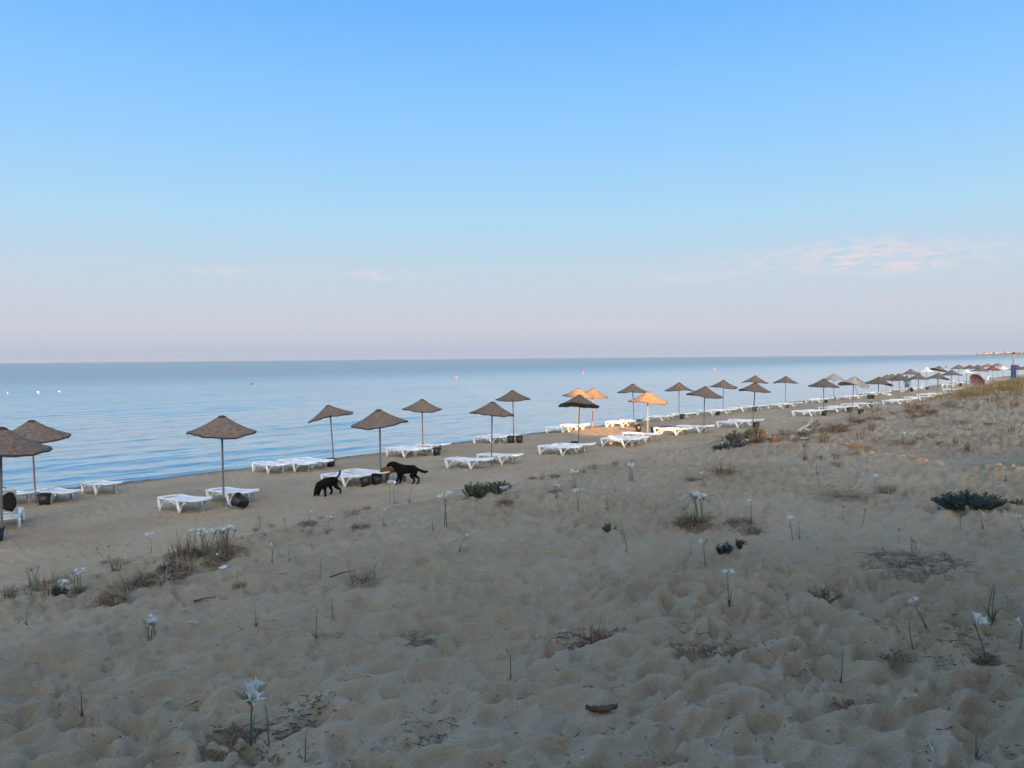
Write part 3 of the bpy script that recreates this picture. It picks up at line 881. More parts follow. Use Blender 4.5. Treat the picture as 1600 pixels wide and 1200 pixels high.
flat_parts = [('side_rail', rail[-1]), ('side_rail', rail[1]), ('end_rail', endr[0]), ('end_rail', endr[1]), ('seat_deck', seat_deck), ('backrest', back_deck),
              ('arch_brace', arch[-1]), ('arch_brace', arch[1])] + [('leg', m_) for m_ in LEGM]
# raised back: its own frame and single slats
sm_ = MB(); sm_.box((0, 0, 0), (0.05, LW - 0.14, 0.016)); slat = sm_.mesh('slat', M['plastic'], False)
bf = MB()
for sd in (-1, 1): bf.beam((0, sd * (LW / 2 - 0.05), 0), (-0.70, sd * (LW / 2 - 0.05), 0), 0.04, 0.03)
bf.beam((-0.70, -LW / 2 + 0.04, 0), (-0.70, LW / 2 - 0.04, 0), 0.04, 0.04)
back_frame = bf.mesh('backrest', M['plastic'], False)
stm = MB(); stm.beam((-0.42, 0, 0), (-0.55, 0, -0.42), 0.32, 0.02); strut_m = stm.mesh('strut', M['plastic'], False)


def raised_parts(deg):
    hinge = Matrix.Translation((-0.20, 0, LH)) @ Matrix.Rotation(R(deg), 4, 'Y')
    sl_ = [('slat', slat, Matrix.Translation((-0.05 - k * 0.075, 0, 0.004))) for k in range(9)]
    return [p for p in flat_parts if p[0] != 'backrest'] + [('backrest', back_frame, hinge, sl_)]


RAISED = raised_parts(58)
LOFF = (0.36 + 0.0, LW / 2)
lang = math.atan2(N[1], N[0])
rngl = random.Random(11)


def lounger(px, py, label, raised=False, turn=0.0, z=0.0):
    """placed by the foot of its landward leg on the side facing the dune path"""
    p = at(px, py)
    a = lang + R(turn) + rngl.uniform(-0.05, 0.05)
    cx = math.cos(a); sx = math.sin(a)
    # landward leg foot in lounger coordinates: (-0.36, +-W/2); the side facing the camera is +y (left of the seaward axis)
    lx, ly = -0.36, LW / 2
    loc = Vector((p.x - (lx * cx - ly * sx), p.y - (lx * sx + ly * cx), 0)); 
    z4 = [gz(loc.x + ex * cx - ey * sx, loc.y + ex * sx + ey * cx) for ex in (-0.36, 0.75) for ey in (-0.29, 0.29)]
    tilt = math.atan2((z4[2] + z4[3] - z4[0] - z4[1]) / 2, 1.11)
    loc.z = sum(z4) / 4 + 0.012
    m_ = Matrix.Translation(loc) @ Matrix.Rotation(a, 4, 'Z') @ Matrix.Rotation(-tilt, 4, 'Y')
    return place('sun_lounger', RAISED if raised else flat_parts, m_, label, 'sun lounger', 'white sun loungers on the beach')


LNG = [
 (280.5, 805, 'white plastic sun lounger nearest the viewer, left of the large lone umbrella'),
 (358, 789.5, 'white sun lounger behind the lone umbrella pole, next to the tipped bucket'),
 (736, 733.7, 'white sun lounger left of the grey pole at centre, front row'),
 (784, 726, 'white sun lounger right of the grey pole at centre, front row'),
 (879, 711, 'front lounger of two under the dark umbrella with tipped up rim'),
 (900.5, 707.5, 'rear lounger of two under the dark umbrella with tipped up rim'),
 (975.5, 698.4, 'nearest of three loungers under the big sunlit umbrella'),
 (986.5, 695.4, 'middle of three loungers under the big sunlit umbrella'),
 (1008.5, 691, 'farthest of three loungers under the big sunlit umbrella, end in sun'),
 (880, 676.8, 'shaded lounger at the left edge of the sunlit sand by the water'),
 (900.5, 672.7, 'lounger by the water with its right end in the sun, near red pole'),
 (972.7, 667.5, 'sunlit white lounger at the water side of the sunny patch'),
 (994.7, 665.2, 'sunlit lounger with a navy towel at the water side'),
 (1057, 681, 'lounger with a purple towel at the right end of the sunny patch'),
 (1092.7, 677.8, 'lounger under the shaded umbrella with drooping rim'),
 (1035, 659, 'left lounger under the shaded umbrella right of the sunlit pair'),
 (1069, 655, 'right lounger under the shaded umbrella right of the sunlit pair'),
 (1113.7, 649.7, 'left lounger of the pair below the red poled umbrella, third from sunlit ones'),
 (1135.6, 646.8, 'right lounger of the pair below the red poled umbrella, third from sunlit ones'),
 (1161.4, 643.4, 'left lounger by the water behind the slanting pole'),
 (1182.5, 641, 'right lounger by the water behind the slanting pole'),
 (1152.8, 668.8, 'left lounger beneath the slanting pole umbrella, front row'),
 (1172, 666, 'right lounger beneath the slanting pole umbrella, beside upright bucket'),
 (1223, 638.4, 'left lounger under the lone red poled umbrella at mid distance'),
 (1240, 636.2, 'right lounger under the lone red poled umbrella at mid distance'),
 (1268, 651, 'nearest lounger above the white driftwood pole'),
 (1284, 648.6, 'second lounger above the white driftwood pole, beside a bucket'),
 (1309, 644.6, 'left lounger in front of the ragged pale umbrella'),
 (1322, 642.6, 'right lounger in front of the ragged pale umbrella, at a bucket'),
 (1343, 639, 'left lounger between ragged pale umbrella and the next brown one'),
 (1358, 637, 'right lounger between ragged pale umbrella and the next brown one'),
 (1281, 630, 'left lounger below the bleached umbrella by the water'),
 (1290, 628.6, 'right lounger below the bleached umbrella by the water'),
 (1329, 625, 'left far lounger behind the ragged pale umbrella by the water'),
 (1342, 623.4, 'right far lounger behind the ragged pale umbrella by the water'),
 (1406, 632.5, 'near lounger half hidden at the edge of the dune weeds, left of two'),
 (1419, 630.5, 'second lounger half hidden at the edge of the dune weeds'),
 (1369, 618.5, 'far lounger by the water left of a white bag'),
 (1381, 617.5, 'far lounger by the water next to the white bag'),
 (1439, 626, 'lounger almost buried behind weeds, right of the man in teal'),
 (1457, 621.5, 'left of two long white loungers behind the weedy dune edge'),
 (1473.5, 620, 'right of two long white loungers behind the weedy dune edge'),
 (1409, 613.2, 'far lounger just left of the man in teal'),
 (1431, 611, 'far lounger just right of the man in teal'),
 (1495, 612.5, 'lounger below the white umbrella near the folded pink parasol'),
 (1504, 600.8, 'far lounger left of the fallen pink parasol, left of two'),
 (1513, 600.4, 'far lounger beside the fallen pink parasol, right of two'),
 (150, 776, 'white lounger at the water edge, third from the left edge'),
 (80, 789, 'white lounger by the black bucket near the left edge'),
 (10, 793, 'white lounger under the red poled umbrella at the left edge'),
 (419, 741, 'leftmost of three loungers lined up at the water edge'),
 (460.5, 737, 'middle of three loungers lined up at the water edge'),
 (488, 732.5, 'rightmost of three loungers at the water edge, by the leaning umbrella'),
 (539, 761, 'white lounger behind the left black dog'),
 (575, 755.5, 'white lounger against the grey pole in front of the brown dog'),
 (631.7, 715, 'nearest of three loungers behind the large black dog'),
 (650, 711.7, 'middle of three loungers behind the large black dog'),
 (676.7, 706.7, 'farthest of three loungers behind the large black dog, beside a bucket'),
 (768.6, 694, 'left lounger under the red pole beside two black buckets'),
 (788, 691, 'right lounger mostly hidden by two black buckets'),
]
for px, py, lab in LNG:
    lounger(px, py, lab)
lounger(1440.5, 608.5, 'far lounger with its backrest raised, right of the man in teal', True)
lounger(1488.6, 604, 'far lounger with raised backrest left of the white umbrella', True)
near_chair = lounger(-18, 834, 'white slatted lounger with raised backrest at the left edge, bag on it', True, -22)

# far white plastic armchair
def chair_parts():
    P = []
    mb = MB(); mb.box((0, 0, 0.42), (0.46, 0.46, 0.035)); P.append(('seat', mb.mesh('seat', M['plastic'], False)))
    for x, y in ((-.2, -.2), (-.2, .2), (.2, -.2), (.2, .2)):
        mb = MB(); mb.beam((x, y, 0.42), (x * 1.25, y * 1.25, -0.02), 0.05, 0.05); P.append(('leg', mb.mesh('leg', M['plastic'], False)))
    mb = MB()
    for k in range(6): mb.beam((-0.2 - 0.0, -0.2 + k * 0.08, 0.44), (-0.32, -0.2 + k * 0.08, 0.86), 0.045, 0.02)
    mb.beam((-0.325, -0.24, 0.88), (-0.325, 0.24, 0.88), 0.05, 0.06); P.append(('backrest', mb.mesh('backrest', M['plastic'], False)))
    for s_ in (-1, 1):
        mb = MB(); mb.beam((-0.28, s_ * 0.25, 0.64), (0.2, s_ * 0.25, 0.64), 0.06, 0.03); mb.beam((0.19, s_ * 0.25, 0.64), (0.22, s_ * 0.25, 0.3), 0.05, 0.04)
        P.append(('armrest', mb.mesh('armrest', M['plastic'], False)))
    return P


CH = chair_parts()
for px, py, a, lab in ((1476, 607, 2.6, 'white plastic armchair by the water, left of two'), (1541, 598, 2.0, 'white plastic armchair far down the beach near the dune grass')):
    p = at(px, py); place('plastic_chair', CH, frame(p, a, 1.0), lab, 'chair')

# black bag hanging from the raised backrest
bm_ = MB()
rings = []
for k in range(9):
    q = k / 8; w = 0.05 + 0.17 * math.sin(min(1, q * 1.15) * math.pi * 0.55); th = 0.02 + 0.06 * q * (1.15 - q)
    rings.append([(math.cos(a) * th, math.sin(a) * w + 0.02 * math.sin(q * 5), -0.40 * q) for a in [2 * math.pi * j_ / 10 for j_ in range(10)]])
bm_.quadstrip(rings, True, True, True)
bag_body = bm_.mesh('bag_body', M['black_cloth'])
sb = MB(); sb.tube([(0, -0.05, 0), (-0.02, -0.16, 0.06), (0, -0.30, 0.02), (0.02, -0.40, -0.10)], 0.016, 6, True, 0.5); bag_strap = sb.mesh('strap', M['black_cloth'])
pb = at(24, 833)
bp = px_at_depth(17, 769, pb.y + 0.15)
place('black_bag', [('bag_body', bag_body), ('strap', bag_strap)], Matrix.Translation(bp) @ Matrix.Rotation(R(-70), 4, 'Z') @ Matrix.Rotation(R(-22), 4, 'X'), 'black cloth bag hanging on the raised lounger at the left edge', 'bag')

# towels
def towel(px, py, dz, m_, label, w=0.62, l=0.5):
    mb = MB(); rings = []
    for i in range(12):
        row = []
        for j_ in range(10):
            x = (i / 11 - 0.5) * l; y = (j_ / 9 - 0.5) * w
            row.append((x, y, 0.03 + 0.035 * math.sin(x * 17 + y * 5) * math.cos(y * 13)))
        rings.append(row)
    k = len(mb.v); n = 10
    mb.quadstrip(rings, False)
    o = len(mb.v)
    mb.quadstrip([[(p[0], p[1], p[2] - 0.02) for p in r] for r in reversed(rings)], False)
    p = at(px, py)
    t_ = link('towel', mb.mesh('towel', m_), None, frame((p.x, p.y, gz(p.x, p.y) + dz), lang)); tag(t_, label, 'towel')


towel(1001, 665, LH + 0.01, M['navy_towel'], 'dark navy towel on a sunlit lounger by the water')
towel(1038, 679, LH + 0.01, M['purple_towel'], 'dark purple towel bunched on the lounger at the sunny patch')
# ------------------------------------------------------------------ black buckets
mb = MB(); mb.lathe([(0.001, 0.012), (0.105, 0.012), (0.115, 0.0), (0.122, 0.01), (0.152, 0.27), (0.146, 0.272), (0.116, 0.03), (0.001, 0.03)], 24); bucket_body = mb.mesh('bucket_body', M['black_plastic'])
mb = MB(); mb.lathe([(0.150, 0.255), (0.165, 0.258), (0.167, 0.282), (0.158, 0.288), (0.147, 0.284), (0.147, 0.262)], 24); bucket_rim = mb.mesh('rim', M['black_plastic'])
mb = MB(); mb.tube([(0.165 * math.cos(a), 0.165 * math.sin(a) * 0.94, 0.27 - 0.05 * math.sin(a)) for a in [math.pi * k / 12 for k in range(13)]], 0.004, 5); bucket_handle = mb.mesh('handle', M['wire'])
BKT = [('bucket_body', bucket_body), ('rim', bucket_rim), ('handle', bucket_handle)]
for px, py, tilt, ta, lab in (
 (69.5, 791.5, 0, 0, 'black bucket between loungers near the left edge'),
 (-7, 849, 0, 0, 'black bucket cut by the left edge, behind the nearest pole'),
 (384, 796, 62, -35, 'tipped black bucket lying beside the lone umbrella'),
 (517, 728, 0, 0, 'black bucket behind the lounger at the leaning umbrella'),
 (571, 760, 0, 0, 'black bucket in front of the lounger, left of the brown dog, left of two'),
 (588, 757.5, 10, 30, 'black bucket at the grey pole by the brown dog, right of two'),
 (682.5, 711, 0, 0, 'black bucket at the loungers behind the large black dog'),
 (798, 693.6, 0, 0, 'left one of two black buckets by the red pole'),
 (811.6, 693.2, 0, 0, 'right one of two black buckets by the red pole'),
 (898, 701, 0, 0, 'black bucket peeking over loungers under the dark umbrella'),
 (999, 675.4, 26, -60, 'tilted black bucket standing in the sunlit sand'),
 (1021.6, 678, 0, 0, 'upright black bucket at the end of the purple towel lounger'),
 (1066, 655.8, 0, 0, 'black bucket under the shaded umbrella right of the sunlit pair'),
 (1121.5, 649.2, 0, 0, 'black bucket below the loungers of the third umbrella from the sun'),
 (1179, 643, 0, 0, 'black bucket by the water behind the slanting pole'),
 (1181.4, 669.4, 0, 0, 'black bucket at the foot of the slanting pole, front row'),
 (1229, 637.4, 0, 0, 'black bucket under loungers of the lone red poled umbrella'),
 (1287.5, 649.4, 0, 0, 'black bucket in front of loungers above the driftwood pole'),
 (1327, 644.4, 0, 0, 'black bucket at the lounger before the ragged pale umbrella'),
 (1345, 647.8, 0, 0, 'black bucket standing alone on open sand at the dune foot'),
 (1360, 636.8, 0, 0, 'black bucket under the lounger right of the ragged pale umbrella'),
 (1291, 629, 0, 0, 'black bucket by the water under the bleached umbrella'),
 (1358, 623, 0, 0, 'far black bucket by the water, left of a pair'),
 (1364, 622.8, 0, 0, 'far black bucket by the water, right of a pair'),
 (1424.7, 612.2, 35, -60, 'tilted far bucket beside the man in teal'),
 (1449, 609, 0, 0, 'far bucket right of the raised backrest lounger'),
 (1501, 602.6, 0, 0, 'far bucket near the fallen pink parasol')):
    p = at(px, py)
    m_ = Matrix.Translation(p + Vector((0, 0, 0.10 * math.sin(R(tilt)) - 0.005))) @ Matrix.Rotation(R(ta), 4, 'Z') @ Matrix.Rotation(R(tilt), 4, 'X') @ Matrix.Rotation(px, 4, 'Z') @ Matrix.Scale(1.08, 4)
    place('black_bucket', BKT, m_, lab, 'bucket', 'black buckets on the beach')

# ------------------------------------------------------------------ skinned bodies
def skinned(name, verts, edges, radii, material, parent=None, root_i=0, levels=2, rough=0.0, sub_first=False):
    me = bpy.data.meshes.new(name); me.from_pydata([tuple(v) for v in verts], edges, [])
    o = bpy.data.objects.new(name, me); COL.objects.link(o)
    md = o.modifiers.new('skin', 'SKIN'); md.use_smooth_shade = True
    if not me.skin_vertices: 
        bm2 = bmesh.new(); bm2.from_mesh(me); bm2.verts.layers.skin.verify(); bm2.to_mesh(me); bm2.free()
    for i, r in enumerate(radii):
        sv = me.skin_vertices[0].data[i]; sv.radius = r if isinstance(r, tuple) else (r, r); sv.use_root = (i == root_i)
    ss = o.modifiers.new('sub', 'SUBSURF'); ss.levels = levels; ss.render_levels = levels
    dg = bpy.context.evaluated_depsgraph_get()
    baked = bpy.data.meshes.new_from_object(o.evaluated_get(dg))
    bpy.data.objects.remove(o)
    baked.name = name; baked.materials.clear(); baked.materials.append(material)
    co = np.zeros(len(baked.vertices) * 3, np.float32); baked.vertices.foreach_get('co', co); co = co.reshape(-1, 3)
    if rough:
        nn = np.zeros(len(baked.vertices) * 3, np.float32); baked.vertices.foreach_get('normal', nn); nn = nn.reshape(-1, 3)
        d_ = fbm(co[:, 0] * 26 + co[:, 1] * 9, co[:, 2] * 18 + co[:, 1] * 13, 77, 3)
        co = co + nn * (d_ * rough)[:, None]
        baked.vertices.foreach_set('co', co.astype(np.float32).ravel())
    baked.polygons.foreach_set('use_smooth', [True] * len(baked.polygons)); baked.update()
    ob = link(name, baked, parent)
    return ob


def dog(label, loc, ang_, sc, material, pose):
    """x forward, z up; shoulder height about 0.56"""
    V = []; E = []; Rd = []

    def add(p, r, prev=None):
        V.append(p); Rd.append(r)
        if prev is not None: E.append((prev, len(V) - 1))
        return len(V) - 1
    hip = add((-0.24, 0, 0.475), (0.135, 0.145))
    loin = add((-0.08, 0, 0.47), (0.135, 0.145), hip)
    rib = add((0.10, 0, 0.455), (0.165, 0.175), loin)
    sho = add((0.25, 0, 0.475), (0.14, 0.16), rib)
    nb = [Vector(p) for p in pose['neck']]
    n1 = add(nb[0], 0.105, sho); hd = add(nb[1], 0.098, n1)
    br = add(nb[2], 0.075, hd); mz = add(nb[3], 0.050, br); add(nb[4], 0.034, mz)
    side_ = Vector((0, 1, 0))
    for s_ in (-1, 1):
        e = add(nb[1] + side_ * s_ * 0.070 + pose['ear'][0], (0.026, 0.018), hd)
        e2 = add(nb[1] + side_ * s_ * 0.100 + pose['ear'][1], (0.024, 0.012), e)
        add(nb[1] + side_ * s_ * 0.102 + pose['ear'][2], (0.010, 0.006), e2)
    for s_, (fx, lift) in ((-1, pose['front'][0]), (1, pose['front'][1])):
        a = add((0.25, s_ * 0.075, 0.36), (0.075, 0.062), sho); e = add((0.22 + fx * 0.2, s_ * 0.085, 0.27), 0.052, a)
        w = add((0.25 + fx * 0.75, s_ * 0.085, 0.13 + lift), 0.036, e); pw = add((0.25 + fx, s_ * 0.085, 0.028 + lift), 0.033, w)
        add((0.31 + fx, s_ * 0.085, 0.016 + lift), 0.028, pw)
    for s_, (hx_, lift) in ((-1, pose['hind'][0]), (1, pose['hind'][1])):
        a = add((-0.25, s_ * 0.075, 0.38), (0.10, 0.08), hip); kn = add((-0.18 + hx_ * 0.4, s_ * 0.09, 0.27), 0.068, a)
        hk = add((-0.33 + hx_ * 0.8, s_ * 0.09, 0.17 + lift), 0.038, kn); pw = add((-0.29 + hx_, s_ * 0.09, 0.030 + lift), 0.031, hk)
        add((-0.23 + hx_, s_ * 0.09, 0.016 + lift), 0.028, pw)
    pv = hip
    for p, r in pose['tail']: pv = add(p, r, pv)
    root = link('dog', None); root.matrix_world = frame(loc, ang_, sc); tag(root, label, 'dog')
    skinned('body', V, E, Rd, material, root, 1, 2, 0.012)
    return root


head_down = dict(neck=[(0.36, 0, 0.43), (0.46, 0, 0.30), (0.51, 0, 0.22), (0.545, 0, 0.14), (0.565, 0, 0.085)],
                 ear=[Vector((-0.01, 0, 0.03)), Vector((0.01, 0, -0.04)), Vector((0.03, 0, -0.10))])
head_turn = dict(neck=[(0.35, 0.03, 0.58), (0.44, 0.06, 0.655), (0.505, 0.11, 0.645), (0.56, 0.17, 0.60), (0.59, 0.21, 0.57)],
                 ear=[Vector((-0.03, 0, 0.04)), Vector((-0.05, 0, -0.03)), Vector((-0.04, 0, -0.09))])
pA = at(513, 775)
dog('black dog walking head down with upright tail at left', pA + Vector((0, 0, 0)), R(236), 0.84, M['black_fur'],
    dict(**head_down, front=[(0.10, 0.0), (-0.06, 0.0)], hind=[(0.10, 0.0), (-0.14, 0.0)],
         tail=[((-0.37, 0, 0.54), 0.040), ((-0.47, 0, 0.60), 0.034), ((-0.52, 0, 0.71), 0.028), ((-0.51, 0, 0.80), 0.014)]))
pB = at(636, 757)
dog('large black dog standing over the brown dog, shaggy tail out', pB, R(168), 0.93, M['black_fur'],
    dict(**head_turn, front=[(0.0, 0.0), (0.05, 0.0)], hind=[(-0.05, 0.0), (0.06, 0.0)],
         tail=[((-0.36, 0, 0.48), 0.045), ((-0.48, 0, 0.42), 0.045), ((-0.60, 0, 0.39), 0.050), ((-0.70, 0, 0.42), 0.022)]))
pC = at(620, 755.5)
dog('brown dog sniffing the sand, half hidden by black dog', pC + Vector((-0.12, 0.35, 0)), R(190), 0.86, M['brown_fur'],
    dict(**head_down, front=[(0.05, 0.0), (-0.03, 0.0)], hind=[(0.02, 0.0), (-0.06, 0.0)],
         tail=[((-0.36, 0, 0.48), 0.030), ((-0.43, 0, 0.38), 0.028), ((-0.46, 0, 0.28), 0.016)]))

# ------------------------------------------------------------------ person walking away down the beach
pp = at(1417, 614.5)
person = link('person', None); person.matrix_world = frame(pp, R(60), 1.0)
tag(person, 'person in teal shirt and blue shorts walking away on the beach', 'person')


def limb_set():
    V = []; E = []; Rd = []

    def add(p, r, prev=None):
        V.append(p); Rd.append(r)
        if prev is not None: E.append((prev, len(V) - 1))
        return len(V) - 1
    return V, E, Rd, add


V, E, Rd, add = limb_set()
pel = add((0, 0, 0.95), (0.12, 0.16)); ab = add((0, 0, 1.12), (0.105, 0.145), pel); ch_ = add((0.0, 0, 1.33), (0.12, 0.17), ab); nk = add((0.01, 0, 1.50), 0.058, ch_)
hd = add((0.02, 0, 1.60), (0.085, 0.075), nk); add((0.02, 0, 1.72), (0.075, 0.065), hd)
for s_, ph_ in ((-1, 0.16), (1, -0.16)):
    sh = add((0, s_ * 0.20, 1.43), 0.062, ch_); el = add((-0.02 - ph_ * 0.3, s_ * 0.27, 1.16), 0.045, sh); wr = add((0.06 - ph_, s_ * 0.27, 0.93), 0.031, el)
    pm = add((0.08 - ph_, s_ * 0.265, 0.86), (0.034, 0.018), wr)
    for kf in range(5):
        add((0.05 - ph_ + 0.016 * kf, s_ * 0.262, 0.80 if kf else 0.83), 0.0085, pm)
    hp = add((0, s_ * 0.10, 0.86), 0.088, pel); kn = add((ph_ * 0.9 + 0.03, s_ * 0.10, 0.49), 0.058, hp); an = add((ph_ * 1.3 - 0.04, s_ * 0.10, 0.09), 0.038, kn)
    add((ph_ * 1.3 + 0.10, s_ * 0.11, 0.03), 0.034, an)
body = skinned('body', V, E, Rd, M['skin'], person, 0, 1)
V, E, Rd, add = limb_set()
a = add((0, 0, 0.90), (0.14, 0.19)); b_ = add((0, 0, 1.12), (0.125, 0.17), a); c_ = add((0, 0, 1.35), (0.14, 0.19), b_); add((0.005, 0, 1.475), (0.075, 0.09), c_)
for s_, ph_ in ((-1, 0.16), (1, -0.16)):
    sh = add((0, s_ * 0.20, 1.43), 0.085, c_); add((-0.01 - ph_ * 0.2, s_ * 0.255, 1.22), 0.075, sh)
skinned('shirt', V, E, Rd, M['teal_shirt'], person, 0, 1)
V, E, Rd, add = limb_set()
a = add((0, 0, 0.97), (0.135, 0.175))
for s_, ph_ in ((-1, 0.16), (1, -0.16)):
    hp = add((0, s_ * 0.10, 0.84), 0.110, a); add((ph_ * 0.75 + 0.02, s_ * 0.105, 0.55), 0.098, hp)
skinned('shorts', V, E, Rd, M['blue_shorts'], person, 0, 1)
mb = MB(); mb.lathe([(0.001, 0.12), (0.05, 0.11), (0.082, 0.07), (0.09, 0.02), (0.082, -0.03), (0.06, -0.06)], 14)
link('hair', mb.mesh('hair', M['hair']), person, Matrix.Translation((0.005, 0, 1.69)))

# ------------------------------------------------------------------ blue padded post, driftwood, litter, buoys
pd = px_at_depth(1584, 553, 48.0); pg = gz(pd.x, pd.y); p = Vector((pd.x, pd.y, pg))
PT = 4.34 - pg; PB = 3.62 - pg
mb = MB(); mb.tube([(0, 0, -0.3), (0, 0, PT)], 0.055, 12); postm = mb.mesh('post', M['post_wood'])
mb = MB(); mb.lathe([(0.06, 0.0), (0.18, 0.0), (0.19, 0.03), (0.19, PB - 0.04), (0.18, PB), (0.06, PB)], 4)
pad = mb.mesh('pad', M['blue_pad'], False)
mb = MB(); mb.lathe([(0.001, 0.09), (0.07, 0.08), (0.075, 0.0), (0.001, 0.0)], 12); pcap = mb.mesh('cap', M['black_plastic'])
mb = MB(); mb.box((0, 0, 0), (0.14, 0.10, 0.08)); hook = mb.mesh('hook', M['black_plastic'], False)
place('padded_post', [('post', postm), ('pad', pad), ('cap', pcap, Matrix.Translation((0, 0, PT - 0.02))), ('hook', hook, Matrix.Translation((0.2, 0, PB - 0.04)))], Matrix.Translation(p) @ Matrix.Rotation(0.3, 4, 'Z'), 'blue padded post with bare wooden top at the right edge', 'post')

a_ = at(1236, 684, 'dune'); b_ = px_at_depth(1270, 657, a_.y + 2.2)
mb = MB(); pts = []
for k in range(9):
    q = k / 8; v = a_.lerp(b_, q); v.z += 0.10 * math.sin(q * 5) * 0.4 - 0.02 * (1 - q); pts.append(v - a_)
mb.tube(pts, [0.05 - 0.03 * k / 8 for k in range(9)], 8)
mb.tube([pts[5], pts[5] + Vector((0.2, 0.1, 0.16)), pts[5] + Vector((0.32, 0.3, 0.22))], [0.015, 0.012, 0.006], 6)
o = link('driftwood_pole', mb.mesh('driftwood_pole', M['driftwood']), None, Matrix.Translation(a_)); tag(o, 'bleached driftwood pole leaning out of the dune weeds', 'driftwood')


def crumple(name, px, py, size, m_, label, cat, mode='dune', seed=1, h=0.5):
    rg = random.Random(seed); bm = bmesh.new(); bmesh.ops.create_icosphere(bm, subdivisions=2, radius=1.0)
    for v in bm.verts:
        k = 0.55 + 0.6 * rg.random()
        v.co = Vector((v.co.x * k, v.co.y * k * 0.7, max(-0.15, v.co.z * k * h)))
    me = bpy.data.meshes.new(name); bm.to_mesh(me); bm.free(); me.materials.append(m_)
    p_ = at(px, py, mode)
    o_ = link(name, me, None, frame(p_ + Vector((0, 0, 0.01)), seed * 1.3, size)); tag(o_, label, cat)
    return o_


crumple('plastic_scrap', 100, 914, 0.085, M['paper'], 'crumpled white plastic scrap caught in weeds at left', 'litter', seed=2)
crumple('plastic_scrap', 349, 889, 0.055, M['paper'], 'small white plastic scrap on sand below tall dry stems', 'litter', seed=3)
crumple('plastic_scrap', 1224, 659, 0.14, M['paper'], 'white scrap lying on the beach left of driftwood pole', 'litter', 'beach', 4, 0.2)
crumple('plastic_bag', 1388, 617.5, 0.32, M['paper'], 'white bag lying on sand by the far loungers', 'bag', 'beach', 5, 0.5)
crumple('bottle_cap', 871, 1006, 0.016, M['red_paint'], 'tiny red and white cap beside dead grass tuft', 'litter', seed=6, h=0.8)
crumple('red_scrap', 249, 811, 0.05, M['red_paint'], 'tiny red scrap on the beach left of the nearest lounger', 'litter', 'beach', 7, 0.3)
p = at(361, 794)
mb = MB(); mb.lathe([(0.001, 0.0), (0.032, 0.002), (0.034, 0.02), (0.034, 0.14), (0.014, 0.19), (0.014, 0.215), (0.001, 0.216)], 14); bb = mb.mesh('bottle_body', M['paper'])
mb = MB(); mb.lathe([(0.016, 0.20), (0.017, 0.225), (0.001, 0.226)], 12); bc = mb.mesh('bottle_cap', M['blue_plastic'])
place('water_bottle', [('bottle_body', bb), ('bottle_cap', bc)], Matrix.Translation(p + Vector((0, 0, 0.03))) @ Matrix.Rotation(R(70), 4, 'X'), 'small plastic bottle with blue cap at the lone umbrella foot', 'bottle')
# curled bark in the foreground
p = at(940, 1112, 'dune'); mb = MB(); rings = []
for k in range(13):
    q = k / 12 - 0.5; w = 0.022 * (1 - (2 * q) ** 2) + 0.003
    rings.append([(q * 0.16, w * math.cos(a), 0.012 + 0.012 * math.sin(a) + 0.05 * q * q + 0.004 * math.sin(k * 2.1)) for a in [math.pi * j_ / 7 * 1.5 for j_ in range(8)]])
mb.quadstrip(rings, False); mb.quadstrip([[(v[0], v[1] * 0.86, v[2] - 0.002) for v in r] for r in reversed(rings)], False)
o = link('bark_strip', mb.mesh('bark_strip', M['russet']), None, frame(p, 0.12)); tag(o, 'curled reddish brown bark strip lying on foreground sand', 'bark')

mb = MB(); mb.lathe([(0.001, 0.32), (0.09, 0.30), (0.17, 0.2), (0.19, 0.08), (0.15, -0.05), (0.001, -0.1)], 16); buoy_body = {}
for k, m_ in (('w', M['plastic']), ('r', M['red_paint']), ('k', M['black_plastic'])):
    q = MB(); q.v = mb.v; q.f = mb.f; buoy_body[k] = q.mesh('float', m_)
mb = MB(); mb.tube([(0.05 * math.cos(a), 0, 0.32 + 0.05 * math.sin(a)) for a in [math.pi * k / 8 for k in range(9)]], 0.012, 6); buoy_ring = mb.mesh('ring', M['wire'])
for px, py, k, sc, lab in ((12, 615, 'w', 1.3, 'white buoy floating at far left, leftmost of three'), (60, 614, 'w', 2.0, 'white buoy floating at left, middle of three'),
                           (93, 612.5, 'w', 1.5, 'white buoy floating at left, rightmost of three'), (393, 601, 'k', 2.0, 'dark float on the sea above the lone umbrella'),
                           (713, 590, 'r', 2.4, 'red buoy on the sea at centre, leftmost of three'), (911, 583.5, 'r', 2.6, 'red buoy on the sea, middle of three'), (1116, 577, 'r', 3.0, 'red buoy on the sea, rightmost of three'),
                           (1478, 574, 'k', 2.6, 'small dark float near the far umbrellas')):
    d = fwd + right * ((px - 800) / F) - up * ((py - 600) / F); p = CAM + d * (-CAMZ / d.z)
    place('buoy', [('float', buoy_body[k]), ('ring', buoy_ring)], frame((p.x, p.y, 0), 0.3, sc * 0.5), lab, 'buoy', 'buoys on the sea')

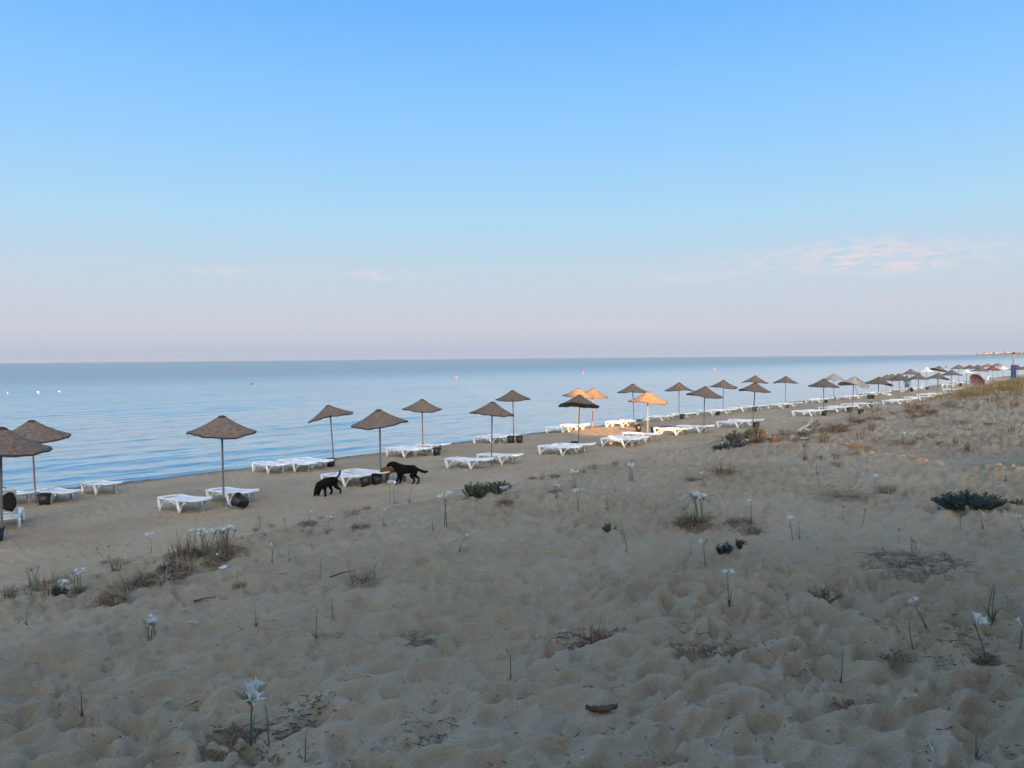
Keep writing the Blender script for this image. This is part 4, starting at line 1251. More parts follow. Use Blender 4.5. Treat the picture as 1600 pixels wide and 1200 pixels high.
# ------------------------------------------------------------------ sea daffodils
def daff_parts(seed, nfl, nbud, nwilt, nstem=1, leaves=0, h=0.30, lean=0.1):
    rg = random.Random(seed); P = []
    for s_ in range(nstem):
        hh = h * rg.uniform(0.78, 1.0); a = rg.uniform(0, 6.28); ln = lean * rg.uniform(0.5, 1.4)
        bx_, by_ = (0.045 * math.cos(s_ * 2.4), 0.045 * math.sin(s_ * 2.4)) if nstem > 1 else (0, 0)
        mb = MB(); pts = [(bx_ + ln * hh * math.cos(a) * q * q, by_ + ln * hh * math.sin(a) * q * q, -0.03 + (hh + 0.03) * q) for q in (0, 0.3, 0.6, 0.85, 1)]
        mb.tube(pts, [0.007, 0.0062, 0.0055, 0.005, 0.006], 6); P.append(('stem', mb.mesh('stem', M['stem'])))
        top = Vector(pts[-1])
        nf = max(0, nfl - s_ * 1) if s_ == 0 else rg.randint(0, max(1, nfl))
        nb_ = nbud if s_ == 0 else rg.randint(0, max(1, nbud)); nw = nwilt if s_ == 0 else rg.randint(0, max(1, nwilt))
        tot_ = max(1, nf + nb_ + nw); order = ['f'] * nf + ['b'] * nb_ + ['w'] * nw; rg.shuffle(order)
        for k, kind in enumerate(order):
            az = 2 * math.pi * k / tot_ + rg.uniform(-0.3, 0.3); tl = 0.35 + 0.45 * rg.random() if tot_ > 1 else 0.2
            d_ = Vector((math.cos(az) * math.sin(tl), math.sin(az) * math.sin(tl), math.cos(tl)))
            m_ = Matrix.Translation(top) @ Vector((0, 0, 1)).rotation_difference(d_).to_matrix().to_4x4() @ Matrix.Rotation(rg.uniform(0, 6), 4, 'Z') @ Matrix.Scale((1.45 if seed == 1 else 1.0) * rg.uniform(0.9, 1.2), 4)
            P.append(({'f': 'flower', 'b': 'bud', 'w': 'wilted_flower'}[kind], {'f': FLOWER[rg.randint(0, 1)], 'b': BUD, 'w': WILT}[kind], m_))
    for k in range(leaves):
        a = rg.uniform(0, 6.28); mb = MB(); d_ = Vector((math.cos(a) * 0.5, math.sin(a) * 0.5, 1)); sd = Vector((-math.sin(a), math.cos(a), 0))
        mb.blade((0.01 * math.cos(a), 0.01 * math.sin(a), -0.02), d_, sd, h * rg.uniform(0.6, 1.0), 0.016, (math.cos(a) * 0.8, math.sin(a) * 0.8, -0.3), 5)
        P.append(('leaf', mb.mesh('leaf', M['leaf'])))
    return P


def flower_mesh(seed):
    rg = random.Random(seed); mb = MB()
    mb.lathe([(0.0035, 0.0), (0.0035, 0.035), (0.006, 0.045)], 6)                       # tube
    mb.lathe([(0.006, 0.045), (0.011, 0.062), (0.018, 0.080), (0.022, 0.087)], 12, lambda r, a: 0.004 * math.sin(6 * a) if r > 0.02 else 0)   # corona
    for k in range(6):
        a = k * math.pi / 3 + rg.uniform(-0.15, 0.15); c, s_ = math.cos(a), math.sin(a)
        mb.blade((0.006 * c, 0.006 * s_, 0.046), (0.42 * c, 0.42 * s_, 1), (-s_, c, 0), 0.066 * rg.uniform(0.85, 1.1), 0.013, (0.9 * c, 0.9 * s_, -0.25), 4)
    return mb.mesh('flower', M['petal'])


FLOWER = [flower_mesh(1), flower_mesh(2)]
mb = MB(); mb.lathe([(0.003, 0), (0.0035, 0.02), (0.0075, 0.045), (0.008, 0.062), (0.004, 0.082), (0.0005, 0.09)], 8); BUD = mb.mesh('bud', M['bud'])
mb = MB()
for k in range(7):
    a = k * 0.9; c, s_ = math.cos(a), math.sin(a)
    mb.blade((0.002 * c, 0.002 * s_, 0.01), (0.4 * c, 0.4 * s_, 1), (-s_, c, 0), 0.06, 0.006, (1.6 * c, 1.6 * s_, -1.9), 4)
mb.lathe([(0.003, 0), (0.008, 0.012), (0.004, 0.025)], 6)
WILT = mb.mesh('wilted_flower', M['wilted'])

DV = {'big': daff_parts(1, 3, 3, 2, 1, 2, 0.27, 0.05), 'two': daff_parts(2, 2, 2, 0, 1, 2, 0.28, 0.16), 'twob': daff_parts(3, 2, 1, 1, 1, 1, 0.27, 0.12),
      'one': daff_parts(4, 1, 1, 0, 1, 1, 0.28, 0.14), 'buds': daff_parts(5, 0, 2, 0, 1, 0, 0.26, 0.06), 'shoot': daff_parts(6, 0, 1, 0, 1, 2, 0.24, 0.05),
      'clump': daff_parts(7, 2, 2, 1, 4, 2, 0.32, 0.22), 'clump2': daff_parts(8, 3, 2, 2, 6, 2, 0.34, 0.25), 'dry': daff_parts(9, 0, 0, 4, 1, 0, 0.28, 0.25),
      'dryc': daff_parts(10, 0, 1, 3, 4, 0, 0.26, 0.2), 'leafy': daff_parts(11, 0, 1, 0, 2, 7, 0.30, 0.1), 'three': daff_parts(12, 3, 1, 0, 1, 0, 0.30, 0.1),
      'pair': daff_parts(13, 2, 1, 1, 2, 0, 0.32, 0.08), 'stub': daff_parts(14, 1, 2, 2, 5, 0, 0.19, 0.2)}
DAFF = [
 (392, 1166, 1058, 'big', 0, 'largest white sea daffodil cluster in the bottom left foreground'),
 (420, 1163, 1100, 'shoot', 0, 'green daffodil shoot right of the largest flower cluster'),
 (237, 998, 962, 'stub', 0, 'stubby clump of wilting daffodil stems on bare sand at left'),
 (1140, 950, 890, 'two', -8, 'daffodil with two white flowers leaning left, right of centre foreground'),
 (1446, 978, 930, 'two', -32, 'daffodil bent far left with ragged white flower at right'),
 (1426, 1013, 966, 'shoot', -12, 'curved daffodil bud stem below the bent flower'),
 (1542, 1036, 950, 'twob', -12, 'tall daffodil with two separate white flowers near lower right corner'),
 (1594, 1018, 960, 'one', -3, 'white daffodil at the right edge of the photo'),
 (1550, 968, 905, 'leafy', 0, 'green leafy daffodil clump without flowers at right edge'),
 (500, 906, 866, 'buds', 0, 'single stem with two white buds left of the dead grass ball'),
 (584, 905, 872, 'buds', 5, 'bud stem growing from the dead grass ball'),
 (494, 996, 950, 'shoot', 0, 'upright green shoot on open sand, taller of two'),
 (520, 966, 948, 'shoot', 0, 'short green shoot on open sand'),
 (400, 978, 947, 'shoot', 0, 'thin green shoot right of the stubby clump'),
 (798, 1062, 1004, 'buds', 0, 'two pronged green bud stem in the middle foreground'),
 (425, 880, 845, 'one', 0, 'slender white bud stem below the dune weeds'),
 (452, 876, 852, 'shoot', 0, 'small shoot beside a slender white bud stem'),
 (512, 832, 806, 'two', 0, 'pale daffodil in front of the walking black dog'),
 (483, 822, 794, 'one', 8, 'white bud over russet tuft near the walking dog'),
 (600, 822, 795, 'two', 0, 'white daffodil on sand below the litter line at centre left'),
 (612, 784, 752, 'pair', 0, 'pair of daffodils in front of the brown dog'),
 (640, 780, 760, 'dry', 0, 'wilted daffodil head right of the pair by the dogs'),
 (694, 822, 771, 'pair', 0, 'tall pair of daffodils left of the green dune shrub'),
 (676, 829, 814, 'shoot', 0, 'tiny shoot left of the tall daffodil pair'),
 (790, 786, 757, 'clump', 0, 'daffodil clump over russet litter right of the green shrub'),
 (808, 780, 758, 'one', 8, 'daffodil leaning right next to the clump by the shrub'),
 (870, 780, 755, 'clump', 0, 'daffodil clump on russet litter at centre'),
 (905, 798, 765, 'pair', 0, 'tall thin daffodil stems at the centre of the sand'),
 (950, 794, 772, 'one', -18, 'leaning white daffodil right of the tall thin stems'),
 (897, 760, 732, 'clump', 0, 'daffodil clump nearer the dune line, above centre'),
 (862, 745, 728, 'one', 0, 'small white bud at the dune line at centre'),
 (961, 770, 754, 'one', 0, 'single white bud on sand between two clumps'),
 (987, 752, 722, 'clump', -5, 'daffodil clump at the dune edge below the sunlit sand'),
 (980, 866, 824, 'buds', -5, 'pale bud pair standing alone, nearest the leaf scrap'),
 (973, 850, 822, 'dry', 0, 'wilted head beside the pale bud pair'),
 (1102, 884, 842, 'two', -8, 'daffodil left of the dark low shrub'),
 (1080, 866, 846, 'shoot', 0, 'small bud stem left of the dark low shrub'),
 (1092, 818, 764, 'clump2', 0, 'largest mid ground daffodil clump growing from a straw mound'),
 (1070, 818, 785, 'dryc', 0, 'wilted daffodil stems at the left of the straw mound'),
 (1174, 816, 776, 'one', 0, 'tall thin bud stem above the russet tuft'),
 (1238, 846, 806, 'three', -2, 'three flowered daffodil alone on right sand'),
 (1249, 842, 826, 'shoot', 0, 'small shoot right of the three flowered daffodil'),
 (1100, 760, 737, 'two', -6, 'daffodil right of a small dry tuft, above the straw mound'),
 (1277, 742, 719, 'two', -6, 'leaning daffodil on open sand right of centre'),
 (1332, 704, 697, 'two', 0, 'low white flowers on open sand below the dune edge'),
 (1366, 770, 742, 'three', 5, 'white flowered daffodil between two straw patches'),
 (1378, 676, 668, 'two', 0, 'small white flowers among dune weeds at right'),
 (1411, 694, 674, 'clump', 0, 'daffodil clump over straw on the right dune'),
 (1425, 692, 676, 'clump', 0, 'daffodil clump right of another on the right dune'),
 (1572, 752, 738, 'two', 0, 'white daffodil far right behind the big green shrub'),
 (1467, 672, 664, 'one', 0, 'tiny white flower on the upper right sand'),
 (1593, 677, 670, 'two', 0, 'tiny white flowers at the right edge'),
 (1535, 826, 796, 'shoot', -5, 'bud stem right below the big green shrub'),
 (1500, 828, 806, 'dry', 0, 'wilted stems below the big green shrub'),
 (1597, 830, 806, 'twob', -12, 'daffodil leaning in from the right edge below the shrub'),
 (1282, 766, 752, 'dry', -20, 'bent wilted stem on open sand at right'),
 (1354, 736, 726, 'dry', 0, 'small wilted stem on open right sand'),
 (1318, 812, 798, 'dry', -10, 'small bent dry stem right of the three flowered daffodil'),
 (1349, 818, 800, 'dry', 0, 'pale dry stem on open sand near the straw patch'),
 (1405, 850, 822, 'dry', -5, 'tall dry stem left of the large straw patch'),
 (1428, 868, 838, 'dryc', 0, 'dry stems rising out of the large straw patch'),
 (1440, 884, 860, 'buds', -6, 'pale bud stem in the large straw patch'),
 (1314, 1065, 1036, 'shoot', 4, 'lone yellow green bud on dark foreground sand'),
 (1525, 1186, 1172, 'shoot', 0, 'tiny yellow bud at the bottom right'),
 (128, 1122, 1104, 'shoot', 0, 'tiny green shoot at the bottom left'),
 (477, 1192, 1160, 'shoot', 0, 'thin shoot at the bottom edge right of the big cluster'),
 (237, 864, 832, 'three', 0, 'white daffodil above the tall dry stems at left'),
 (171, 876, 848, 'dry', 4, 'wilted dark head left of the white daffodil at left'),
 (160, 872, 850, 'dry', -30, 'wilted stem bending left over russet tuft'),
 (304, 866, 826, 'two', 0, 'white flowers at the left side of the tall dry stems'),
 (322, 872, 822, 'clump', 0, 'white flowers within the tall dry stems'),
 (352, 866, 818, 'clump2', 0, 'daffodil clump at right end of the tall dry stems'),
 (342, 890, 874, 'one', 0, 'low white flower on sand below the tall dry stems'),
 (122, 926, 886, 'clump', 0, 'daffodil beside the white plastic scrap'),
 (52, 920, 880, 'dryc', -5, 'wilted clump at the left edge of the weeds'),
 (372, 922, 906, 'shoot', 0, 'small bud stem with dead tuft below the weeds'),
 (42, 976, 962, 'shoot', 0, 'tiny pale shoot at left edge of bare sand'),
 (404, 826, 802, 'dryc', 0, 'wilted stems below the lone umbrella'),
 (447, 830, 806, 'dry', 0, 'single wilted stem below the lone umbrella to its right'),
 (538, 812, 792, 'one', 0, 'pale bud right of the walking dog shadow'),
 (745, 800, 782, 'dry', 0, 'tiny dry stem below the green dune shrub'),
 (718, 862, 848, 'two', 20, 'fallen white flower on sand at centre left'),
 (1257, 700, 684, 'clump2', 0, 'bushy daffodil clump at the dune edge below the driftwood'),
 (1262, 688, 668, 'clump2', 0, 'bushy daffodil clump right of the driftwood pole'),
 (1284, 690, 674, 'dryc', 0, 'wilted clump right of the driftwood pole'),
 (1215, 706, 694, 'dry', 0, 'small dry stem left of the dune edge weeds'),
 (1168, 699, 690, 'three', 0, 'low white flowers along the dark weed strip'),
 (1128, 704, 694, 'three', 0, 'low white flowers at the left end of dark weed strip'),
]
lblseen = set()
for px, py, ty, kind, lean, lab in DAFF:
    p = at(px, py, 'dune')
    tp = px_at_depth(px, ty, p.y); hgt = max(0.10, (tp.z - p.z))
    base_h = {'big': 0.37, 'stub': 0.26, 'clump': 0.40, 'clump2': 0.42, 'leafy': 0.34, 'shoot': 0.31}.get(kind, 0.35)
    sc = max(0.5, min(1.45, hgt / base_h))
    m_ = Matrix.Translation(p) @ Matrix.Rotation(R(lean), 4, 'Y') @ Matrix.Rotation(px * 0.37, 4, 'Z') @ Matrix.Scale(sc, 4)
    place('sea_daffodil', DV[kind], m_, lab, 'flower', 'sea daffodils on the dune')

# ------------------------------------------------------------------ dead tufts
def tuft_parts(seed, r, n, m_, nst=10, h=0.22, flatness=1.0):
    rg = random.Random(seed); mb = MB()
    for k in range(n):
        a = rg.uniform(0, 6.28); q = r * math.sqrt(rg.random()) * 0.6; el = rg.uniform(0.02, 0.55) * flatness
        q0 = (q * math.cos(a), q * math.sin(a)) if flatness >= 0.8 else (1.7 * q * math.cos(a), 1.4 * q * math.sin(a))
        if flatness < 0.8: a = rg.uniform(0, 6.28)
        d_ = Vector((math.cos(a), math.sin(a), el * 2)); sd = Vector((-math.sin(a), math.cos(a), rg.uniform(-0.6, 0.6)))
        a2 = a + rg.uniform(-1.2, 1.2)
        mb.blade((q0[0], q0[1], rg.uniform(0, 0.05) * flatness), d_, sd, r * rg.uniform(0.25, 0.8 if flatness < 0.8 else 1.0), rg.uniform(0.004, 0.010), (math.cos(a2) * 0.9, math.sin(a2) * 0.9, -0.9), 4)
    P = [('dead_leaves', mb.mesh('dead_leaves', m_))]
    sb_ = MB()
    for k in range(nst):
        a = rg.uniform(0, 6.28); q = r * 0.5 * math.sqrt(rg.random()); hh = h * rg.uniform(0.5, 1.1); l_ = rg.uniform(0, 0.35)
        b0 = Vector((q * math.cos(a), q * math.sin(a), -0.02))
        sb_.tube([b0, b0 + Vector((l_ * 0.3 * hh * math.cos(a), l_ * 0.3 * hh * math.sin(a), hh * 0.5)), b0 + Vector((l_ * hh * math.cos(a), l_ * hh * math.sin(a), hh))], [0.0035, 0.0028, 0.0016], 4)
    if nst: P.append(('dry_stems', sb_.mesh('dry_stems', M['straw'])))
    return P


TV = {'straw': tuft_parts(1, 0.17, 170, M['straw'], 10, 0.14), 'mound': tuft_parts(2, 0.21, 330, M['straw'], 4, 0.12, 1.3), 'russ': tuft_parts(3, 0.16, 160, M['russet'], 5, 0.10, 0.7),
      'flat': tuft_parts(4, 0.26, 150, M['russet'], 2, 0.08, 0.3), 'tall': tuft_parts(5, 0.24, 170, M['russet'], 30, 0.27, 0.75), 'wiry': tuft_parts(6, 0.20, 130, M['russet'], 20, 0.17, 0.5),
      'sflat': tuft_parts(7, 0.28, 170, M['straw'], 4, 0.07, 0.25)}
TUFT = [
 (566, 910, 1.0, 'straw', 'round dead grass ball in the mid left sand'), (925, 1006, 1.0, 'wiry', 'wiry dead grass tuft in the middle foreground'),
 (565, 826, 0.85, 'russ', 'russet leaf tuft below the litter line, left of centre'), (482, 822, 0.9, 'russ', 'russet tuft near the walking black dog'),
 (1085, 822, 1.15, 'mound', 'big straw mound under the largest mid ground daffodils'), (1157, 818, 1.0, 'russ', 'russet tuft right of the big straw mound'),
 (1174, 832, 0.85, 'wiry', 'small brown tuft beside the russet one right of straw mound'), (1130, 738, 1.3, 'wiry', 'brown wiry tuft on sand below the dark weed strip'),
 (1082, 752, 0.7, 'wiry', 'tiny wiry tuft left of the daffodil above straw mound'), (1310, 672, 1.5, 'mound', 'ochre tuft on the dune edge left of white bag'),
 (1252, 683, 1.4, 'mound', 'straw tuft at the dune edge near driftwood'), (1210, 690, 1.2, 'mound', 'straw tuft in the weeds left of driftwood foot'),
 (1415, 692, 1.5, 'sflat', 'straw patch under daffodils on the right dune'), (1320, 774, 1.3, 'sflat', 'flat straw patch on right open sand'),
 (1386, 770, 1.0, 'straw', 'grey straw tuft left of the big green shrub'), (1430, 716, 0.8, 'sflat', 'faint straw tuft on upper right sand'),
 (1428, 888, 1.35, 'sflat', 'large flat straw patch at right'), (1402, 876, 1.2, 'flat', 'brown dead patch left part of the large straw patch'),
 (1462, 876, 0.9, 'flat', 'brown dead patch right part of the large straw patch'), (285, 872, 1.0, 'tall', 'dense tall dry stems at left, left half'),
 (316, 868, 1.0, 'tall', 'dense tall dry stems at left, middle'), (348, 864, 0.9, 'tall', 'dense tall dry stems at left, right end'),
 (62, 918, 0.9, 'wiry', 'brown curled tuft at the left edge weeds'), (165, 880, 0.7, 'russ', 'orange russet tuft under wilted stems at left'),
 (262, 902, 1.0, 'flat', 'dark dead mat below the tall dry stems'), (225, 912, 0.9, 'wiry', 'reddish twiggy tuft in the left weeds'),
 (168, 944, 0.9, 'wiry', 'twiggy tuft at lower end of the left weeds'), (120, 924, 0.7, 'russ', 'russet tuft beside white plastic scrap'),
 (374, 918, 0.5, 'straw', 'tiny straw tuft right below the left weeds'), (390, 1166, 1.0, 'flat', 'dead leaves around the largest flower cluster'),
 (655, 1000, 0.6, 'flat', 'small dark twig heap on foreground sand'), (1130, 1022, 0.6, 'flat', 'dark twig patch on right foreground sand'),
 (1075, 1018, 0.5, 'flat', 'small dead patch left of the right foreground'), (1530, 1032, 0.7, 'russ', 'russet litter under the two flowered daffodil at right'),
 (1400, 1030, 0.6, 'russ', 'russet litter on the lower right sand'), (1318, 1104, 0.4, 'russ', 'tiny russet tuft low on right sand'),
 (790, 788, 0.9, 'russ', 'russet litter under daffodils right of the green shrub'), (868, 770, 0.8, 'russ', 'russet litter under the centre daffodils'),
 (832, 748, 1.0, 'wiry', 'brown weeds at the right end of green shrub'), (1440, 668, 1.3, 'sflat', 'straw on the upper right dune'),
 (1500, 660, 1.2, 'sflat', 'straw patch near the right dune grass'), (1545, 664, 1.0, 'russ', 'russet patch below the right dune grass'), (1450, 648, 1.8, 'mound', 'ochre tuft at the foot of the dune grass'),
 (1430, 640, 2.0, 'mound', 'olive straw tuft at the dune edge beside half hidden loungers'), (1366, 655, 1.8, 'wiry', 'weeds on the dune edge right of white bag'), (1340, 662, 1.6, 'mound', 'straw weeds at the dune edge below lone bucket'),
]
for px, py, sc, kind, lab in TUFT:
    p = at(px, py, 'dune')
    if kind == 'tall': sc *= 1.1
    place('dry_tuft', TV[kind], frame(p, px * 0.7, sc), lab, 'dry plant', 'dead tufts on the dune')

# many small ones nobody could tell apart
rgt = random.Random(77)
TVS = {'s1': tuft_parts(21, 0.10, 60, M['straw'], 6, 0.13), 's2': tuft_parts(22, 0.12, 70, M['russet'], 4, 0.09, 0.6), 's3': tuft_parts(23, 0.09, 40, M['straw'], 10, 0.18), 's4': tuft_parts(24, 0.15, 90, M['straw'], 8, 0.15, 0.9)}
for pl, cnt, jit, scm, lab, grp in (([(1180, 694), (1290, 678), (1400, 652), (1470, 636), (1590, 618)], 46, 12, 1.9, 'small straw tuft among the many along the right dune edge', 'small straw tufts on the right dune edge'),
                                    ([(1260, 720), (1400, 706), (1590, 668)], 16, 16, 1.2, 'faint small tuft on the upper right sand slope', 'faint tufts on the right sand slope'),
                                    ([(0, 936), (80, 918), (180, 884), (250, 868)], 12, 6, 0.9, 'small dry tuft in the upper weed line at left', 'small tufts in the upper left weed line'),
                                    ([(150, 945), (220, 915), (300, 890), (370, 868)], 20, 8, 1.0, 'small dry tuft in the lower weed line at left', 'small tufts in the lower left weed line'),
                                    ([(380, 830), (470, 818), (560, 800), (650, 784)], 12, 6, 0.9, 'small dry tuft on the dune line below the dogs', 'small tufts on the dune line below the dogs'),
                                    ([(840, 750), (920, 735), (1010, 716)], 8, 6, 1.0, 'small dry tuft on the dune line below the sunny patch', 'small tufts on the dune line below the sunny patch')):
    for _ in range(cnt):
        i = rgt.randrange(len(pl) - 1); q = rgt.random()
        px = pl[i][0] + (pl[i + 1][0] - pl[i][0]) * q + rgt.gauss(0, jit * 1.5); py = pl[i][1] + (pl[i + 1][1] - pl[i][1]) * q + rgt.gauss(0, jit * 0.5)
        p = at(px, py, 'dune')
        place('small_tuft', TVS[rgt.choice(('s1', 's2', 's3', 's4'))], frame(p, px, scm * rgt.uniform(0.7, 1.3)), lab, 'dry plant', grp)

# ------------------------------------------------------------------ shrubs
def shrub_parts(seed, w, d_, h, n, size, m_, twigs=40, spiky=0.0):
    rg = random.Random(seed); lb = MB(); tb = MB()
    for k in range(twigs):
        a = rg.uniform(0, 6.28); q = math.sqrt(rg.random()); tip = Vector((q * w / 2 * math.cos(a), q * d_ / 2 * math.sin(a), h * (1 - 0.55 * q * q) * rg.uniform(0.6, 1.1)))
        b0 = Vector((tip.x * 0.55, tip.y * 0.55, -0.02)); md = b0.lerp(tip, 0.5) + Vector((rg.uniform(-.02, .02), rg.uniform(-.02, .02), 0.01))
        tb.tube([b0, md, tip], [0.004, 0.003, 0.0015], 4)
        for j_ in range(n // twigs):
            t_ = rg.uniform(0.25, 1.05); p_ = b0.lerp(tip, t_)
            dd = Vector((rg.gauss(0, 1), rg.gauss(0, 1), rg.gauss(0.5 + spiky, 0.7))).normalized()
            lb.blade(p_, dd, dd.orthogonal(), size * rg.uniform(0.7, 1.4), size * 0.38, (0, 0, 0.1), 2)
    return [('twigs', tb.mesh('twigs', M['twig'])), ('leaves', lb.mesh('leaves', m_, False))]


for px, py, parts, a, lab in (
    (1515, 793, shrub_parts(1, 0.86, 0.45, 0.17, 5200, 0.030, M['shrub_leaf'], 130), 0.1, 'big low grey green shrub on the right sand'),
    (742, 775, shrub_parts(2, 0.44, 0.30, 0.19, 1800, 0.034, M['olive_leaf'], 60, 0.5), 0.2, 'green dune shrub at the dune line, left half'),
    (775, 770, shrub_parts(3, 0.54, 0.30, 0.17, 1800, 0.034, M['olive_leaf'], 60, 0.5), 0.5, 'green dune shrub at the dune line, right half'),
    (1155, 690, shrub_parts(4, 0.8, 0.5, 0.26, 1800, 0.05, M['olive_leaf'], 60, 0.5), 0.4, 'green weeds at the dune edge under the slanting umbrella, left'),
    (1180, 685, shrub_parts(5, 0.8, 0.5, 0.26, 1800, 0.05, M['olive_leaf'], 60, 0.5), 0.9, 'green weeds at the dune edge under the slanting umbrella, right'),
    (1132, 864, shrub_parts(6, 0.19, 0.14, 0.09, 500, 0.022, M['dark_leaf'], 24), 0.2, 'dark bluish low plant on sand, left of two'),
    (1156, 856, shrub_parts(7, 0.18, 0.10, 0.07, 400, 0.022, M['dark_leaf'], 20), 0.6, 'dark bluish low plant on sand, right of two'),
    (952, 828, shrub_parts(8, 0.19, 0.12, 0.07, 260, 0.022, M['olive_leaf'], 20), 0.3, 'tiny grey green plant at the centre of the sand'),
    (92, 930, shrub_parts(9, 0.16, 0.12, 0.09, 500, 0.022, M['shrub_leaf'], 24), 0.3, 'small grey green plant in weeds at the left edge'),
    (268, 898, shrub_parts(10, 0.30, 0.18, 0.15, 900, 0.024, M['shrub_leaf'], 40), 0.3, 'grey green plant in the left weeds'),
    (1592, 786, shrub_parts(11, 0.30, 0.16, 0.05, 200, 0.02, M['russet'], 20), 0.3, 'dead brown sprig right of the big green shrub'),
    (1140, 700, shrub_parts(12, 1.5, 0.5, 0.10, 1500, 0.035, M['dark_leaf'], 60), 0.75, 'dark creeping weed strip along the dune edge')):
    p = at(px, py, 'dune'); place('shrub', parts, frame(p, a), lab, 'shrub', 'low shrubs on the dune')

# leafless twiggy bush
rg = random.Random(4); mb = MB()


def twig(p, d_, L, r, depth):
    q = p + d_ * L; mb.tube([p, p.lerp(q, 0.5) + Vector((rg.uniform(-.008, .008), rg.uniform(-.008, .008), 0.004)), q], [r, r * 0.85, r * 0.6], 4)
    if depth:
        for _ in range(3):
            dd = (d_ + Vector((rg.gauss(0, 0.55), rg.gauss(0, 0.55), rg.gauss(0.1, 0.3)))).normalized(); twig(q, dd, L * rg.uniform(0.55, 0.9), r * 0.62, depth - 1)


for k in range(7):
    twig(Vector((rg.uniform(-.05, .05), rg.uniform(-.04, .04), -0.02)), Vector((rg.gauss(-0.35, 0.6), rg.gauss(0, 0.5), 0.8)).normalized(), 0.055, 0.0036, 3)
p = at(1296, 942, 'dune'); o = link('twiggy_bush', mb.mesh('twiggy_bush', M['twig']), None, frame(p, 0)); tag(o, 'leafless dark twiggy bush on right foreground sand', 'bush')

# ------------------------------------------------------------------ dune grass on the far mound (uncountable)
rg = random.Random(9); gb = MB(); n = 0
gpts = []
while len(gpts) < 15000:
    px = rg.uniform(1425, 1640); py = rg.uniform(592, 640)
    q = (px - 1425) / 215
    lim = 634 - 34 * q
    if py > lim + 10 * rg.random(): continue
    gpts.append((px, py))
# spread over the mound itself: along the shore t, across it s
gpts = []
xs = []
for _ in range(80000):
    t_ = rg.uniform(26, 78); s_ = rg.gauss(7.2, 2.2)
    xs.append((s_, t_))
arr = np.array(xs); GX_ = arr[:, 0] * N[0] + arr[:, 1] * U[0]; GY_ = arr[:, 0] * N[1] + arr[:, 1] * U[1]
dens = vnoise(GX_ / 2.2, GY_ / 2.2, 121) + 0.5 + 0.5 * vnoise(GX_ / 0.7, GY_ / 0.7, 122)
dens = dens * sstep(24, 52, arr[:, 1]) + 0.16 * sstep(38, 60, arr[:, 1])
GZ_ = ground(GX_, GY_)
for i in range(len(arr)):
    if dens[i] < 0.30 + 0.20 * rg.random(): continue
    a = rg.uniform(0, 6.28); L_ = rg.uniform(0.18, 0.50) * (0.6 + 0.6 * min(1, dens[i]))
    gb.blade((GX_[i], GY_[i], GZ_[i] - 0.02), (0.35 * math.cos(a), 0.35 * math.sin(a), 1), (-math.sin(a), math.cos(a), 0), L_, 0.020, (0.7 * math.cos(a), 0.7 * math.sin(a), -0.35), 3)
tag(link('dune_grass', gb.mesh('dune_grass', M['dune_grass'])), 'ochre dune grass covering the mound at right', None, None, 'stuff')

# ------------------------------------------------------------------ plant litter along the dune line, twigs and shells (uncountable)
rg = random.Random(21); lb = MB(); tb = MB()
LINES = [([(0, 936), (70, 926), (160, 890), (235, 868)], 150, 5), ([(150, 945), (215, 915), (300, 895), (400, 830)], 420, 9), ([(270, 900), (300, 885), (360, 872)], 260, 9), ([(340, 890), (420, 845), (500, 815), (560, 800), (640, 783)], 260, 7),
         ([(470, 842), (520, 836)], 80, 4), ([(500, 818), (560, 800), (640, 782)], 220, 5), ([(720, 795), (760, 775), (830, 750)], 200, 7), ([(860, 745), (905, 738), (960, 726), (1010, 716)], 160, 4),
         ([(1085, 707), (1150, 695), (1230, 682), (1330, 672), (1420, 640)], 420, 9), ([(1060, 826), (1110, 826), (1180, 830)], 160, 8), ([(350, 1168), (430, 1150), (520, 1108)], 300, 18), ([(860, 1010), (925, 1002), (985, 990)], 160, 10),
         ([(1360, 885), (1430, 890), (1480, 876)], 200, 10), ([(1480, 985), (1540, 1030)], 60, 18), ([(640, 1160), (700, 1140)], 60, 16), ([(1060, 1020), (1140, 1025), (1260, 1060)], 120, 22), ([(0, 948), (50, 940)], 40, 6), ([(1350, 1000), (1450, 1040), (1560, 1060)], 120, 26)]
for pl, cnt, jit in LINES:
    for _ in range(cnt):
        i = rg.randrange(len(pl) - 1); q = rg.random()
        px = pl[i][0] + (pl[i + 1][0] - pl[i][0]) * q + rg.gauss(0, jit); py = pl[i][1] + (pl[i + 1][1] - pl[i][1]) * q + rg.gauss(0, jit * 0.45)
        gpts.append((px, py, 1))
for _ in range(850):
    gpts.append((rg.uniform(-150, 1750), 840 + 380 * rg.random() ** 0.7, 0))
D_ = []
for px, py, f in gpts:
    d = fwd + right * ((px - 800) / F) - up * ((py - 600) / F)
    D_.append((d.x, d.y, d.z))
D_ = np.array(D_); ks = np.exp(np.linspace(math.log(1.5), math.log(90), 700))
hit = np.zeros(len(D_)); done = np.zeros(len(D_), bool)
for k in ks:
    X_ = D_[:, 0] * k; Y_ = D_[:, 1] * k; below = (CAMZ + D_[:, 2] * k < h_base(X_, Y_)) & ~done
    hit[below] = k; done |= below
HX = D_[:, 0] * hit; HY = D_[:, 1] * hit; HZ = ground(HX, HY)
sb2 = MB()
